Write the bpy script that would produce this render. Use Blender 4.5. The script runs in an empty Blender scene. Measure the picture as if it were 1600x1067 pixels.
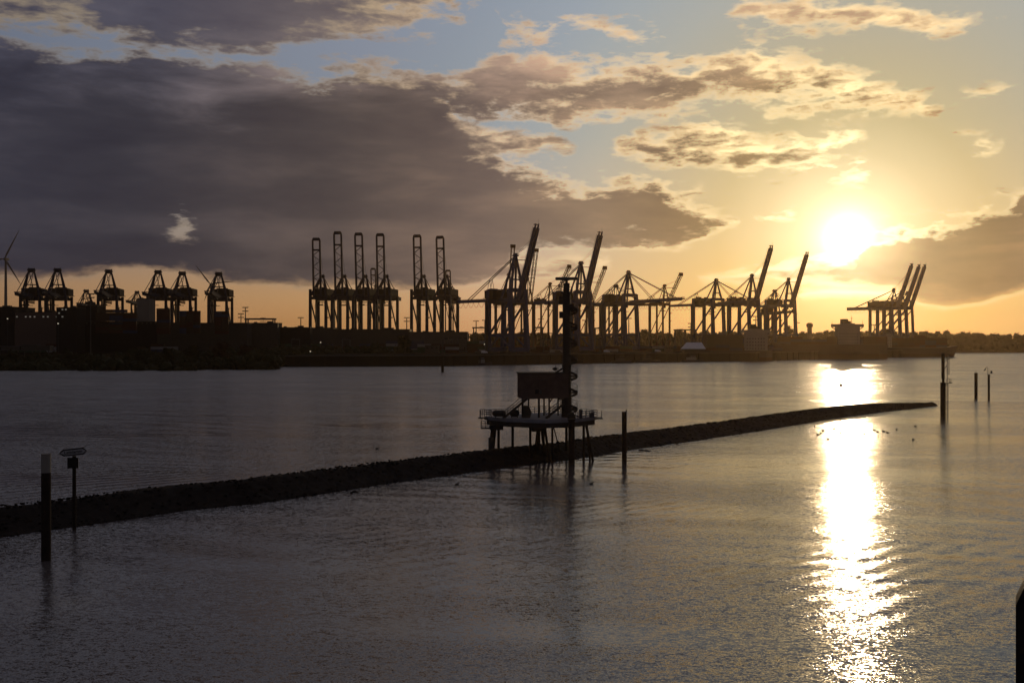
import bpy, math, random
from math import sin, cos, tan, atan, atan2, sqrt, radians as R, pi
random.seed(7)
S = bpy.context.scene
COL = S.collection
# ---------------------------------------------------------------- camera, sky, sun, exposure
F = 1555.556; CH = 20.0; HZ = 530.0          # focal length in photo pixels, eye height, horizon row
cd = bpy.data.cameras.new('camera'); cam = bpy.data.objects.new('camera', cd); COL.objects.link(cam)
cam.location = (0, 0, CH); cam.rotation_euler = (R(90), 0, 0)
cd.sensor_width = 36; cd.lens = 35; cd.shift_y = -3.5/1600
cd.clip_start = 0.5; cd.clip_end = 30000
S.camera = cam
SUN_AZ = atan(525/F); SUN_EL = atan(158/sqrt(F*F+525*525))
SUN = (sin(SUN_AZ)*cos(SUN_EL), cos(SUN_AZ)*cos(SUN_EL), sin(SUN_EL))
S.view_settings.view_transform = 'Standard'; S.view_settings.look = 'None'
S.view_settings.exposure = -1.0; S.view_settings.gamma = 1.0
S.render.engine = 'CYCLES'
S.cycles.use_denoising = True
S.cycles.max_bounces = 6; S.cycles.volume_bounces = 0; S.cycles.glossy_bounces = 3; S.cycles.diffuse_bounces = 2
S.cycles.sample_clamp_indirect = 8
sl = bpy.data.lights.new('sun', 'SUN'); sl.energy = 1.1; sl.angle = R(0.55); sl.color = (1.0, 0.70, 0.38)
so = bpy.data.objects.new('sun', sl); COL.objects.link(so)
import mathutils
so.rotation_euler = mathutils.Vector(SUN).to_track_quat('Z', 'Y').to_euler()

class NT:
    """small helper to write node graphs as expressions"""
    def __init__(s, tree): s.t = tree; s.n = tree.nodes; s.l = tree.links; s.n.clear()
    def node(s, typ, **kw):
        n = s.n.new(typ)
        for k, v in kw.items(): setattr(n, k, v)
        return n
    def put(s, inp, v):
        if v is None: return
        if hasattr(v, 'is_output') or hasattr(v, 'links'): s.l.new(v, inp)
        else: inp.default_value = v
    def m(s, op, a, b=None, c=None, clamp=False):
        n = s.node('ShaderNodeMath', operation=op, use_clamp=clamp)
        s.put(n.inputs[0], a); s.put(n.inputs[1], b)
        if c is not None: s.put(n.inputs[2], c)
        return n.outputs[0]
    def v(s, op, a, b=None, scale=None):
        n = s.node('ShaderNodeVectorMath', operation=op)
        s.put(n.inputs[0], a); s.put(n.inputs[1], b)
        if scale is not None: s.put(n.inputs['Scale'], scale)
        return n.outputs['Value'] if op in ('DOT_PRODUCT', 'LENGTH') else n.outputs[0]
    def mr(s, v, a, b, c=0.0, d=1.0, smooth=True):
        n = s.node('ShaderNodeMapRange', interpolation_type='SMOOTHSTEP' if smooth else 'LINEAR')
        n.clamp = True
        s.put(n.inputs[0], v)
        for i, q in enumerate((a, b, c, d)): s.put(n.inputs[i+1], q)
        return n.outputs[0]
    def mix(s, f, a, b, mode='MIX'):
        n = s.node('ShaderNodeMix', data_type='RGBA', blend_type=mode)
        s.put(n.inputs[0], f)
        s.put(n.inputs[6], a if not isinstance(a, tuple) else (*a, 1)[:4]); s.put(n.inputs[7], b if not isinstance(b, tuple) else (*b, 1)[:4])
        return n.outputs[2]
    def ramp(s, f, stops):
        n = s.node('ShaderNodeValToRGB'); e = n.color_ramp.elements
        while len(e) > 1: e.remove(e[0])
        e[0].position = stops[0][0]; e[0].color = (*stops[0][1], 1)
        for p, c in stops[1:]:
            x = e.new(p); x.color = (*c, 1)
        s.put(n.inputs[0], f); return n.outputs[0]
    def noise(s, vec, scale=1, detail=4, rough=0.55, dist=0, color=False, dim='3D'):
        n = s.node('ShaderNodeTexNoise', noise_dimensions=dim)
        s.put(n.inputs['Vector'], vec); n.inputs['Scale'].default_value = scale
        n.inputs['Detail'].default_value = detail; n.inputs['Roughness'].default_value = rough
        n.inputs['Distortion'].default_value = dist
        return n.outputs['Color'] if color else n.outputs[0]
    def xyz(s, a, b, c):
        n = s.node('ShaderNodeCombineXYZ'); s.put(n.inputs[0], a); s.put(n.inputs[1], b); s.put(n.inputs[2], c)
        return n.outputs[0]
    def curve(s, v, pts):
        n = s.node('ShaderNodeFloatCurve'); s.put(n.inputs[1], v)
        c = n.mapping.curves[0]
        pts = sorted(pts)
        c.points[0].location = pts[0]; c.points[1].location = pts[-1]
        for p in pts[1:-1]: c.points.new(*p)
        for p in c.points: p.handle_type = 'VECTOR'
        n.mapping.extend = 'HORIZONTAL'
        n.mapping.update(); return n.outputs[0]

def make_world():
    w = bpy.data.worlds.new('World'); S.world = w; w.use_nodes = True
    g = NT(w.node_tree)
    tc = g.node('ShaderNodeTexCoord'); d = g.v('NORMALIZE', tc.outputs['Generated'])
    sp = g.node('ShaderNodeSeparateXYZ'); g.l.new(d, sp.inputs[0])
    x, y, z = sp.outputs
    az = g.m('ARCTAN2', x, y); el = g.m('ARCSINE', z)
    AZR, ELR = 0.62, 0.45
    def an(px): return (atan((px-800)/F)+AZR)/(2*AZR)
    def en(px, py): return atan((HZ-py)/sqrt(F*F+(px-800)**2))/ELR
    azn = g.m('MULTIPLY_ADD', az, 1/(2*AZR), 0.5, clamp=True)
    # sky proper
    sky = g.node('ShaderNodeTexSky', sky_type='NISHITA', sun_disc=False)
    sky.sun_elevation = SUN_EL; sky.sun_rotation = SUN_AZ
    sky.altitude = 20; sky.air_density = 1.2; sky.dust_density = 2.6; sky.ozone_density = 1.6
    cosg = g.v('DOT_PRODUCT', d, SUN)
    gam = g.m('ARCCOSINE', g.m('MINIMUM', cosg, 0.99999))          # angle from the sun
    gn = g.m('DIVIDE', gam, 1.0, clamp=True)
    # cloud coordinates: stretched along the horizon, cells get flatter low down
    big = g.noise(g.xyz(g.m('MULTIPLY', az, 6), g.m('MULTIPLY', el, 24), 0.7), 1, 9, 0.60, 0.25)
    warpn = g.noise(g.xyz(g.m('MULTIPLY', az, 11), g.m('MULTIPLY', el, 24), 9.3), 1, 10, 0.62, 0.1)
    fine = g.noise(g.xyz(g.m('MULTIPLY', az, 30), g.m('MULTIPLY', el, 95), 3.1), 1, 8, 0.62, 0.2)
    soft = g.noise(g.xyz(g.m('MULTIPLY', az, 4.5), g.m('MULTIPLY', el, 13), 5.5), 1, 4, 0.5)
    n1 = g.m('SUBTRACT', big, 0.5); n2 = g.m('SUBTRACT', fine, 0.5)
    lowk = g.mr(el, 0.03, 0.12, 0.16, 1.0)                            # flat bases low down, billows higher up
    warp = g.m('MULTIPLY', g.m('MULTIPLY', g.m('SUBTRACT', warpn, 0.5), 0.085), lowk)
    azn = g.m('ADD', azn, g.m('MULTIPLY', n1, 0.05), clamp=True)
    e = g.m('ADD', el, warp)
    en_ = g.m('DIVIDE', e, ELR)
    GAP = 14
    def row(parts, under=1.0):
        """parts: (points [(px, top_py, bottom_py, gain)]) in photo columns; gaps between are closed"""
        T, B, K = [], [], []
        def add(px, t, b, k):
            T.append((an(px), max(0, min(1, en(px, t))))); B.append((an(px), max(0, min(1, en(px, b))))); K.append((an(px), k))
        for pts in parts:
            if pts[0][0] > -300:
                px, t, b, k = pts[0]; mid = (t+b)/2; add(px-16, mid+GAP, mid-GAP, k)
            for q in pts: add(*q)
            if pts[-1][0] < 1900:
                px, t, b, k = pts[-1]; mid = (t+b)/2; add(px+16, mid+GAP, mid-GAP, k)
        tn = g.curve(azn, T); bn = g.curve(azn, B); kn = g.curve(azn, K)
        t = g.m('MULTIPLY', g.m('MINIMUM', g.m('SUBTRACT', tn, en_), g.m('SUBTRACT', en_, bn)), ELR/0.0065)  # in tens of photo pixels
        tk = t if under == 1.0 else g.m('MULTIPLY', g.m('MINIMUM', g.m('SUBTRACT', tn, en_), g.m('MULTIPLY', g.m('SUBTRACT', en_, bn), under)), ELR/0.0065)
        return t, g.m('MULTIPLY', g.m('ADD', tk, -0.2), kn)
    ROWS = [
     [[(-300,-60,40,.4),(0,-70,56,.2),(60,-70,52,.12),(130,-70,62,.16),(185,-80,74,.5),(260,-90,80,.6),(400,-90,80,.55),(480,-80,74,.3),(560,-70,60,.2),(620,-120,44,.25),(690,-40,28,.2),(735,-20,0,.2)],
      [(745,36,42,.5),(775,24,56,.5),(810,26,64,.45),(850,30,58,.3),(900,20,48,.12),(960,32,56,.12),(1035,44,50,.1)],
      [(1145,22,30,.2),(1170,0,42,.25),(1210,6,46,.4),(1260,-6,48,.4),(1330,-10,46,.33),(1400,-4,46,.2),(1460,10,44,.15),(1505,20,50,.12),(1540,26,32,.1)]],
     [[(520,118,140,.5),(570,100,180,.6),(640,108,205,.7),(700,118,190,.7),(760,96,178,.65),(820,84,182,.55),(880,92,188,.4),(950,94,178,.6),(1020,80,172,.65),(1100,90,170,.6),(1180,88,174,.5),(1280,100,178,.5),(1360,116,178,.45),(1430,138,174,.3),(1485,158,166,.1)],
      [(1505,138,142,.08),(1550,128,142,.08),(1575,132,136,.05)]],
     [[(560,170,240,.9),(620,188,245,.6),(680,196,252,.25),(740,194,252,.28),(800,200,258,.3),(860,214,252,.18),(900,236,246,.1)],
      [(965,244,266,.3),(1000,208,272,.45),(1040,200,270,.55),(1090,197,268,.4),(1140,195,272,.2),(1200,202,266,.16),(1260,207,254,.12),(1320,202,238,.08),(1352,208,222,.05)],
      [(1490,228,233,.1),(1520,213,234,.18),(1562,226,232,.1)]],
     [[(-300,30,428,1),(0,66,432,1),(100,76,430,1),(200,90,425,1),(300,95,440,1),(400,110,447,1),(480,118,452,1),(560,108,454,1),(605,116,452,.95),(650,130,450,.8),(690,150,447,.6),(725,185,445,.45),(755,225,440,.55),(785,258,434,.8),(820,272,388,.9),(880,278,378,.9),(960,284,390,.85),(1020,288,392,.8),(1080,303,376,.7),(1125,315,358,.5),(1165,326,342,.2)],
      [(1185,334,341,.05),(1215,331,343,.06),(1240,336,341,.05)]],
     [[(735,384,436,.3),(790,392,440,.4),(850,398,432,.4),(905,392,428,.35),(955,402,420,.3)],
      [(1100,430,439,.4),(1150,421,443,.7),(1220,412,445,.8),(1290,407,446,.8),(1335,402,446,.9),(1352,374,447,1.2),(1395,358,450,1.5),(1440,350,474,1.6),(1480,344,482,1.6),(1530,336,478,1.6),(1580,330,464,1.6),(1640,326,454,1.6),(1900,317,446,1.6)]],
     [[(1180,262,266,.05),(1240,252,262,.05),(1280,248,258,.05),(1300,262,276,.05),(1340,260,277,.05),(1358,266,272,.03)]],
     [[(1250,456,466,.03),(1300,448,462,.04),(1360,448,462,.04),(1400,450,460,.03)]],
    ]
    tt = kk = None
    for i_, r in enumerate(ROWS):
        t, k = row(r, 6.0 if i_ == 3 else 2.5 if i_ == 4 else 1.5)
        tt = t if tt is None else g.m('MAXIMUM', tt, t)
        kk = k if kk is None else g.m('MAXIMUM', kk, k)
    # the small break in the dark bank
    hx = g.m('DIVIDE', g.m('SUBTRACT', az, atan((286-800)/F)), 0.0058); hy = g.m('DIVIDE', g.m('SUBTRACT', el, atan((530-356)/1638)), 0.0052)
    hd = g.m('ADD', g.m('SUBTRACT', g.m('SQRT', g.m('ADD', g.m('MULTIPLY', hx, hx), g.m('MULTIPLY', hy, hy))), 1.0), g.m('MULTIPLY', n2, 2.2))
    tt = g.m('MINIMUM', tt, g.m('MULTIPLY', hd, 0.9)); kk = g.m('MINIMUM', kk, g.m('MULTIPLY', hd, 1.6))
    # out of view: added broken cloud, denser behind to dim ambient light, thinner ahead
    off = g.m('MAXIMUM', g.mr(g.m('ABSOLUTE', az), 0.60, 0.95), g.mr(el, 0.37, 0.46))
    allr = g.m('MULTIPLY', g.m('SUBTRACT', g.noise(g.v('MULTIPLY', d, (2.2, 2.2, 6)), 1, 6, 0.55), g.mr(y, -.3, .5, .36, .56)), 14)
    tt = g.m('ADD', g.m('MULTIPLY', tt, g.m('SUBTRACT', 1.0, off)), g.m('MULTIPLY', allr, off))
    kk = g.m('ADD', g.m('MULTIPLY', kk, g.m('SUBTRACT', 1.0, off)), g.m('MULTIPLY', g.m('MULTIPLY', allr, 0.5), off))
    aN = g.m('ADD', tt, g.m('MULTIPLY', g.m('ADD', g.m('MULTIPLY', n1, 6), g.m('MULTIPLY', n2, 8)), lowk))
    alpha = g.mr(aN, -0.75, 1.7)
    kN = g.m('ADD', kk, g.m('MULTIPLY', g.m('ADD', g.m('MULTIPLY', n1, 6), g.m('MULTIPLY', n2, 7)), g.m('MULTIPLY_ADD', lowk, .8, .2)))
    dark = g.m('POWER', g.mr(kN, -0.35, 2.0), 0.8)
    # colours by angle from the sun
    sunlit = g.ramp(gn, [(0.0,(3.2,2.6,1.5)),(0.10,(1.5,1.15,.62)),(0.22,(1.05,.74,.38)),(0.40,(.60,.42,.25)),(0.55,(.36,.28,.20)),(0.75,(.26,.21,.16)),(0.95,(.2,.16,.13))])
    shade = g.ramp(gn, [(0.0,(1.0,.7,.34)),(0.07,(.36,.24,.12)),(0.14,(.24,.155,.085)),(0.24,(.235,.155,.098)),(0.36,(.135,.094,.072)),(0.50,(.072,.058,.057)),(0.68,(.038,.036,.047)),(0.9,(.031,.032,.050))])
    shade = g.mix(1.0, shade, g.ramp(g.m('ADD', g.m('ADD', 0.5, g.m('MULTIPLY', n1, 0.9)), g.m('MULTIPLY', g.m('SUBTRACT', soft, 0.5), 1.3)), [(0.2,(.66,.66,.74)),(0.5,(1,1,1)),(0.8,(1.7,1.6,1.45))]), 'MULTIPLY')
    shade = g.v('SCALE', shade, scale=g.mr(g.m('ADD', el, g.m('MULTIPLY', n1, .2)), .20, .30, 1.05, 2.2))
    cloud = g.mix(dark, sunlit, shade)
    base = g.v('MULTIPLY', g.v('SCALE', sky.outputs[0], scale=0.05), (.42,.47,.62))
    # blue upper air fading towards the sun, warm band of light low over the horizon
    e5 = g.m('DIVIDE', el, 0.5, clamp=True)
    warm = g.ramp(e5, [(0.0,(.56,.26,.085)),(0.08,(.48,.26,.10)),(0.2,(.27,.19,.12)),(0.4,(.08,.07,.06)),(0.8,(.02,.02,.03))])
    warm = g.mix(1.0, warm, g.ramp(gn, [(0.0,(.5,.6,.7)),(.15,(.6,.68,.8)),(.35,(1,1,1)),(.75,(.72,.72,.8)),(1,(.2,.22,.3))]), 'MULTIPLY')
    blue = g.ramp(e5, [(0.0,(0,0,0)),(0.15,(.02,.03,.05)),(0.4,(.105,.14,.19)),(0.68,(.165,.195,.26)),(.85,(.27,.26,.28)),(1,(.30,.285,.30))])
    blue = g.mix(1.0, blue, g.ramp(gn, [(0.0,(.5,.4,.1)),(.12,(.6,.6,.3)),(.3,(.85,1.0,.85)),(.5,(1,1,1)),(.85,(.6,.6,.65)),(1,(.25,.25,.28))]), 'MULTIPLY')
    # forward scatter of the hazy evening air round the sun
    aur = g.ramp(gn, [(0.0,(14,12.5,9)),(0.010,(5.5,4.8,3.3)),(0.017,(1.9,1.6,1.1)),(0.026,(1.15,.98,.66)),(0.037,(.82,.69,.43)),(0.05,(.60,.50,.29)),(0.08,(.34,.28,.14)),(0.12,(.21,.16,.055)),(0.17,(.18,.135,.060)),(0.25,(.135,.12,.095)),(0.34,(.06,.065,.085)),(0.42,(.02,.025,.035)),(0.5,(0,0,0))])
    low = g.v('ADD', warm, blue)
    low = g.v('ADD', g.v('SCALE', low, scale=2.0), base)
    out = g.mix(alpha, low, g.v('SCALE', cloud, scale=2.0))
    veil = g.m('SUBTRACT', 1.0, g.m('MULTIPLY', g.m('MULTIPLY', alpha, dark), 0.7))
    out = g.v('ADD', out, g.v('SCALE', aur, scale=g.m('MULTIPLY', veil, 2.0)))
    bg = g.node('ShaderNodeBackground'); g.l.new(out, bg.inputs[0]); bg.inputs[1].default_value = 1.0
    ow = g.node('ShaderNodeOutputWorld'); g.l.new(bg.outputs[0], ow.inputs[0])
    w.cycles.sampling_method = 'MANUAL'; w.cycles.sample_map_resolution = 1024
make_world()
#@@REST
# ---------------------------------------------------------------- materials
def mat(name, col, rough=0.6, metal=0.0, var=0.25, scale=0.6, emit=None, bump=0.0, spec=.06):
    m = bpy.data.materials.new(name); m.use_nodes = True
    g = NT(m.node_tree)
    tc = g.node('ShaderNodeTexCoord')
    n = g.noise(tc.outputs['Object'], scale, 6, 0.65)
    lo = tuple(c*(1-var) for c in col); hi = tuple(min(1, c*(1+var)) for c in col)
    c = g.ramp(n, [(0.3, lo), (0.7, hi)])
    b = g.node('ShaderNodeBsdfPrincipled'); g.put(b.inputs['Base Color'], c)
    g.put(b.inputs['Roughness'], g.mr(n, 0.3, 0.7, rough*0.8, min(1, rough*1.2)))
    b.inputs['Metallic'].default_value = metal; b.inputs['Specular IOR Level'].default_value = spec
    if emit:
        b.inputs['Emission Color'].default_value = (*emit[0], 1); b.inputs['Emission Strength'].default_value = emit[1]
    if bump:
        bn = g.node('ShaderNodeBump'); bn.inputs['Strength'].default_value = bump; bn.inputs['Distance'].default_value = 0.2
        g.l.new(g.noise(tc.outputs['Object'], scale*6, 5), bn.inputs['Height']); g.l.new(bn.outputs[0], b.inputs['Normal'])
    o = g.node('ShaderNodeOutputMaterial'); g.l.new(b.outputs[0], o.inputs[0])
    return m
M = dict(
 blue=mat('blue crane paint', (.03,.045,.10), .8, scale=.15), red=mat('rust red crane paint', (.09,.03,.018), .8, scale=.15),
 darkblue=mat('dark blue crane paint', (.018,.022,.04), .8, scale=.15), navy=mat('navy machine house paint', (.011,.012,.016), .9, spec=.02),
 grey=mat('grey steel', (.055,.055,.06), .7), dark=mat('dark steel', (.035,.033,.032), .6), cable=mat('steel cable', (.03,.03,.03), .5),
 rust=mat('weathered pile steel', (.022,.017,.015), .85, var=.4, scale=1.2), white=mat('weathered white paint', (.17,.165,.155), .75, var=.2),
 concrete=mat('concrete', (.06,.055,.05), .85, scale=.12), deck=mat('deck concrete', (.15,.155,.175), .8, var=.2, scale=.5),
 cabin=mat('brown cabin cladding', (.075,.055,.05), .7, scale=.8), glass=mat('dark window glass', (.02,.022,.025), .12),
 ship=mat('ship superstructure paint', (.20,.19,.175), .75, var=.12, scale=.1), hull=mat('dark ship hull paint', (.03,.028,.035), .5, scale=.05),
 hullred=mat('red ship hull paint', (.03,.014,.012), .5, scale=.05),
 trunk=mat('tree bark', (.06,.045,.035), .9), leaf=mat('tree foliage', (.017,.019,.009), .9, var=.4, scale=.3),
 leafred=mat('russet foliage', (.03,.017,.012), .9, var=.4, scale=.3),
 roofw=mat('pale roof sheet', (.55,.57,.60), .5, var=.1), silo=mat('pale silo concrete', (.15,.135,.115), .8, var=.12, scale=.1),
 lamp=mat('lit lamp', (.8,.8,.7), .5, emit=((1,.9,.65), 1.6)), win=mat('lit window', (.8,.8,.7), .5, emit=((1,.88,.66), .14)),
 duck=mat('dark duck plumage', (.03,.025,.02), .7), gull=mat('grey gull plumage', (.25,.25,.26), .7),
 signw=mat('sign white face', (.26,.27,.29), .6, var=.06), signb=mat('sign black paint', (.012,.012,.014), .5), stone=mat('dam stone', (.014,.011,.010), .9, var=.45, scale=.9, bump=.6),
 c_red=mat('rust red container paint', (.042,.015,.013), .6), c_blue=mat('dark blue container paint', (.02,.03,.06), .7), c_green=mat('green container paint', (.02,.045,.03), .6),
 c_grey=mat('pale grey container paint', (.16,.16,.16), .6), c_brown=mat('brown container paint', (.034,.021,.016), .6), c_orange=mat('orange container paint', (.16,.06,.02), .6),
)
def mat_ground(name, c1, c2, s):
    m = bpy.data.materials.new(name); m.use_nodes = True; g = NT(m.node_tree)
    tc = g.node('ShaderNodeTexCoord'); n = g.noise(tc.outputs['Object'], s, 8, .65); n2 = g.noise(tc.outputs['Object'], s*14, 5, .6)
    c = g.mix(n2, g.ramp(n, [(.35, c1), (.65, c2)]), tuple(q*.55 for q in c1))
    b = g.node('ShaderNodeBsdfPrincipled'); g.put(b.inputs['Base Color'], c); b.inputs['Roughness'].default_value = .95; b.inputs['Specular IOR Level'].default_value = 0.0
    bn = g.node('ShaderNodeBump'); bn.inputs['Strength'].default_value = .5; bn.inputs['Distance'].default_value = .5
    g.l.new(n2, bn.inputs['Height']); g.l.new(bn.outputs[0], b.inputs['Normal'])
    o = g.node('ShaderNodeOutputMaterial'); g.l.new(b.outputs[0], o.inputs[0]); return m
M['ground'] = mat_ground('terminal ground', (.025,.023,.021), (.038,.034,.03), .02)
M['bank'] = mat_ground('bank soil and grass', (.022,.021,.012), (.038,.028,.018), .06)

# ---------------------------------------------------------------- mesh helpers
V = mathutils.Vector
class MB:
    def __init__(s): s.v = []; s.f = []; s.mi = []; s.cur = 0
    def add(s, vs, fs):
        k = len(s.v); s.v += [tuple(p) for p in vs]
        for f in fs: s.f.append(tuple(i+k for i in f)); s.mi.append(s.cur)
        return s
    def box(s, c, d, rz=0):
        x, y, z = (q/2 for q in d); cr, sr = cos(rz), sin(rz)
        vs = [(c[0]+a*x*cr-b*y*sr, c[1]+a*x*sr+b*y*cr, c[2]+e*z) for e in (-1, 1) for a, b in ((-1,-1),(1,-1),(1,1),(-1,1))]
        return s.add(vs, [(3,2,1,0),(4,5,6,7),(0,1,5,4),(1,2,6,5),(2,3,7,6),(3,0,4,7)])
    def beam(s, p, q, w, h=None, w2=None, h2=None):
        h = w if h is None else h; w2 = w if w2 is None else w2; h2 = h if h2 is None else h2
        p, q = V(p), V(q); d = (q-p).normalized()
        up = V((0,0,1)) if abs(d.z) < .95 else V((0,1,0))
        a = d.cross(up).normalized(); b = a.cross(d).normalized()
        vs = [c + a*i*ww/2 + b*j*hh/2 for c, ww, hh in ((p, w, h), (q, w2, h2)) for i, j in ((-1,-1),(1,-1),(1,1),(-1,1))]
        return s.add(vs, [(3,2,1,0),(4,5,6,7),(0,1,5,4),(1,2,6,5),(2,3,7,6),(3,0,4,7)])
    def tube(s, p, q, r, n=10, r2=None):
        r2 = r if r2 is None else r2; p, q = V(p), V(q); d = (q-p).normalized()
        up = V((0,0,1)) if abs(d.z) < .95 else V((0,1,0)); a = d.cross(up).normalized(); b = d.cross(a)
        vs = [c + (a*cos(2*pi*i/n)+b*sin(2*pi*i/n))*rr for c, rr in ((p, r), (q, r2)) for i in range(n)]
        fs = [(i, (i+1) % n, n+(i+1) % n, n+i) for i in range(n)] + [tuple(range(n))[::-1], tuple(range(n, 2*n))]
        return s.add(vs, fs)
    def path(s, pts, r, n=6):
        for a, b in zip(pts, pts[1:]): s.tube(a, b, r, n)
        return s
    def prism(s, poly, z0, z1):
        n = len(poly); vs = [(x, y, z0) for x, y in poly] + [(x, y, z1) for x, y in poly]
        return s.add(vs, [tuple(range(n))[::-1], tuple(range(n, 2*n))] + [(i, (i+1) % n, n+(i+1) % n, n+i) for i in range(n)])
    def blob(s, c, r, sq=(1,1,1), jit=.25, rnd=random):
        t = (1+sqrt(5))/2
        P = [(-1,t,0),(1,t,0),(-1,-t,0),(1,-t,0),(0,-1,t),(0,1,t),(0,-1,-t),(0,1,-t),(t,0,-1),(t,0,1),(-t,0,-1),(-t,0,1)]
        T = [(0,11,5),(0,5,1),(0,1,7),(0,7,10),(0,10,11),(1,5,9),(5,11,4),(11,10,2),(10,7,6),(7,1,8),(3,9,4),(3,4,2),(3,2,6),(3,6,8),(3,8,9),(4,9,5),(2,4,11),(6,2,10),(8,6,7),(9,8,1)]
        a = rnd.random()*6.28; ca, sa = cos(a), sin(a); vs = []
        for x, y, z in P:
            k = r/1.9*(1+rnd.uniform(-jit, jit)); x, y = x*ca-y*sa, x*sa+y*ca
            vs.append((c[0]+x*k*sq[0], c[1]+y*k*sq[1], c[2]+z*k*sq[2]))
        return s.add(vs, T)
    def leaves(s, c, r, n, size, sq=(1,1,1), rnd=random):
        """n leaf clumps (bent quads) spread through an uneven ball"""
        for _ in range(n):
            while True:
                x, y, z = (rnd.uniform(-1, 1) for _ in range(3)); d = x*x+y*y+z*z
                if d < 1: break
            k = size*rnd.uniform(.5, 1.3)
            p = V((c[0]+x*r*sq[0], c[1]+y*r*sq[1], c[2]+z*r*sq[2]))
            a = V((rnd.gauss(0,1), rnd.gauss(0,1), rnd.gauss(0,1))).normalized(); b = a.orthogonal().normalized(); cc = a.cross(b)
            s.add([p-a*k, p-b*k*.6+cc*k*.2, p+a*k, p+b*k*.6+cc*k*.2], [(0,1,2),(0,2,3)])
        return s
    def build(s, name, m, parent=None, loc=None, smooth=False):
        me = bpy.data.meshes.new(name); me.from_pydata(s.v, [], s.f)
        for q in (m if isinstance(m, (list, tuple)) else [m]): me.materials.append(M[q] if isinstance(q, str) else q)
        if any(s.mi): me.polygons.foreach_set('material_index', s.mi)
        if smooth: me.polygons.foreach_set('use_smooth', [True]*len(me.polygons))
        me.update()
        o = bpy.data.objects.new(name, me); COL.objects.link(o)
        if parent: o.parent = parent
        if loc: o.location = loc
        return o
def tag(o, label=None, cat=None, group=None, kind=None):
    if label: o['label'] = label
    if cat: o['category'] = cat
    if group: o['group'] = group
    if kind: o['kind'] = kind
    return o
def empty(name, loc, rz=0, label=None, cat=None, group=None):
    o = bpy.data.objects.new(name, None); COL.objects.link(o); o.location = loc; o.rotation_euler = (0, 0, rz)
    o.empty_display_size = .5
    return tag(o, label, cat, group)
def children(o): return CH_MAP.get(o.name, [])
def copy_tree(o, loc, rz, label, group=None, scale=None, parent=None):
    c = o.copy(); COL.objects.link(c)
    if parent is None:
        c.location = loc; c.rotation_euler = (0, 0, rz); c['label'] = label
        if group: c['group'] = group
        if scale: c.scale = scale
    else: c.parent = parent
    for ch in [q for q in list(COL.objects) if q.parent == o]: copy_tree(ch, None, None, None, parent=c)
    return c
def X(px, D): return (px-800)/F*D
def Z(py, D): return CH-(py-HZ)/F*D
def DW(py): return CH*F/(py-HZ)               # distance of a point of the water surface seen on row py

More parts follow.
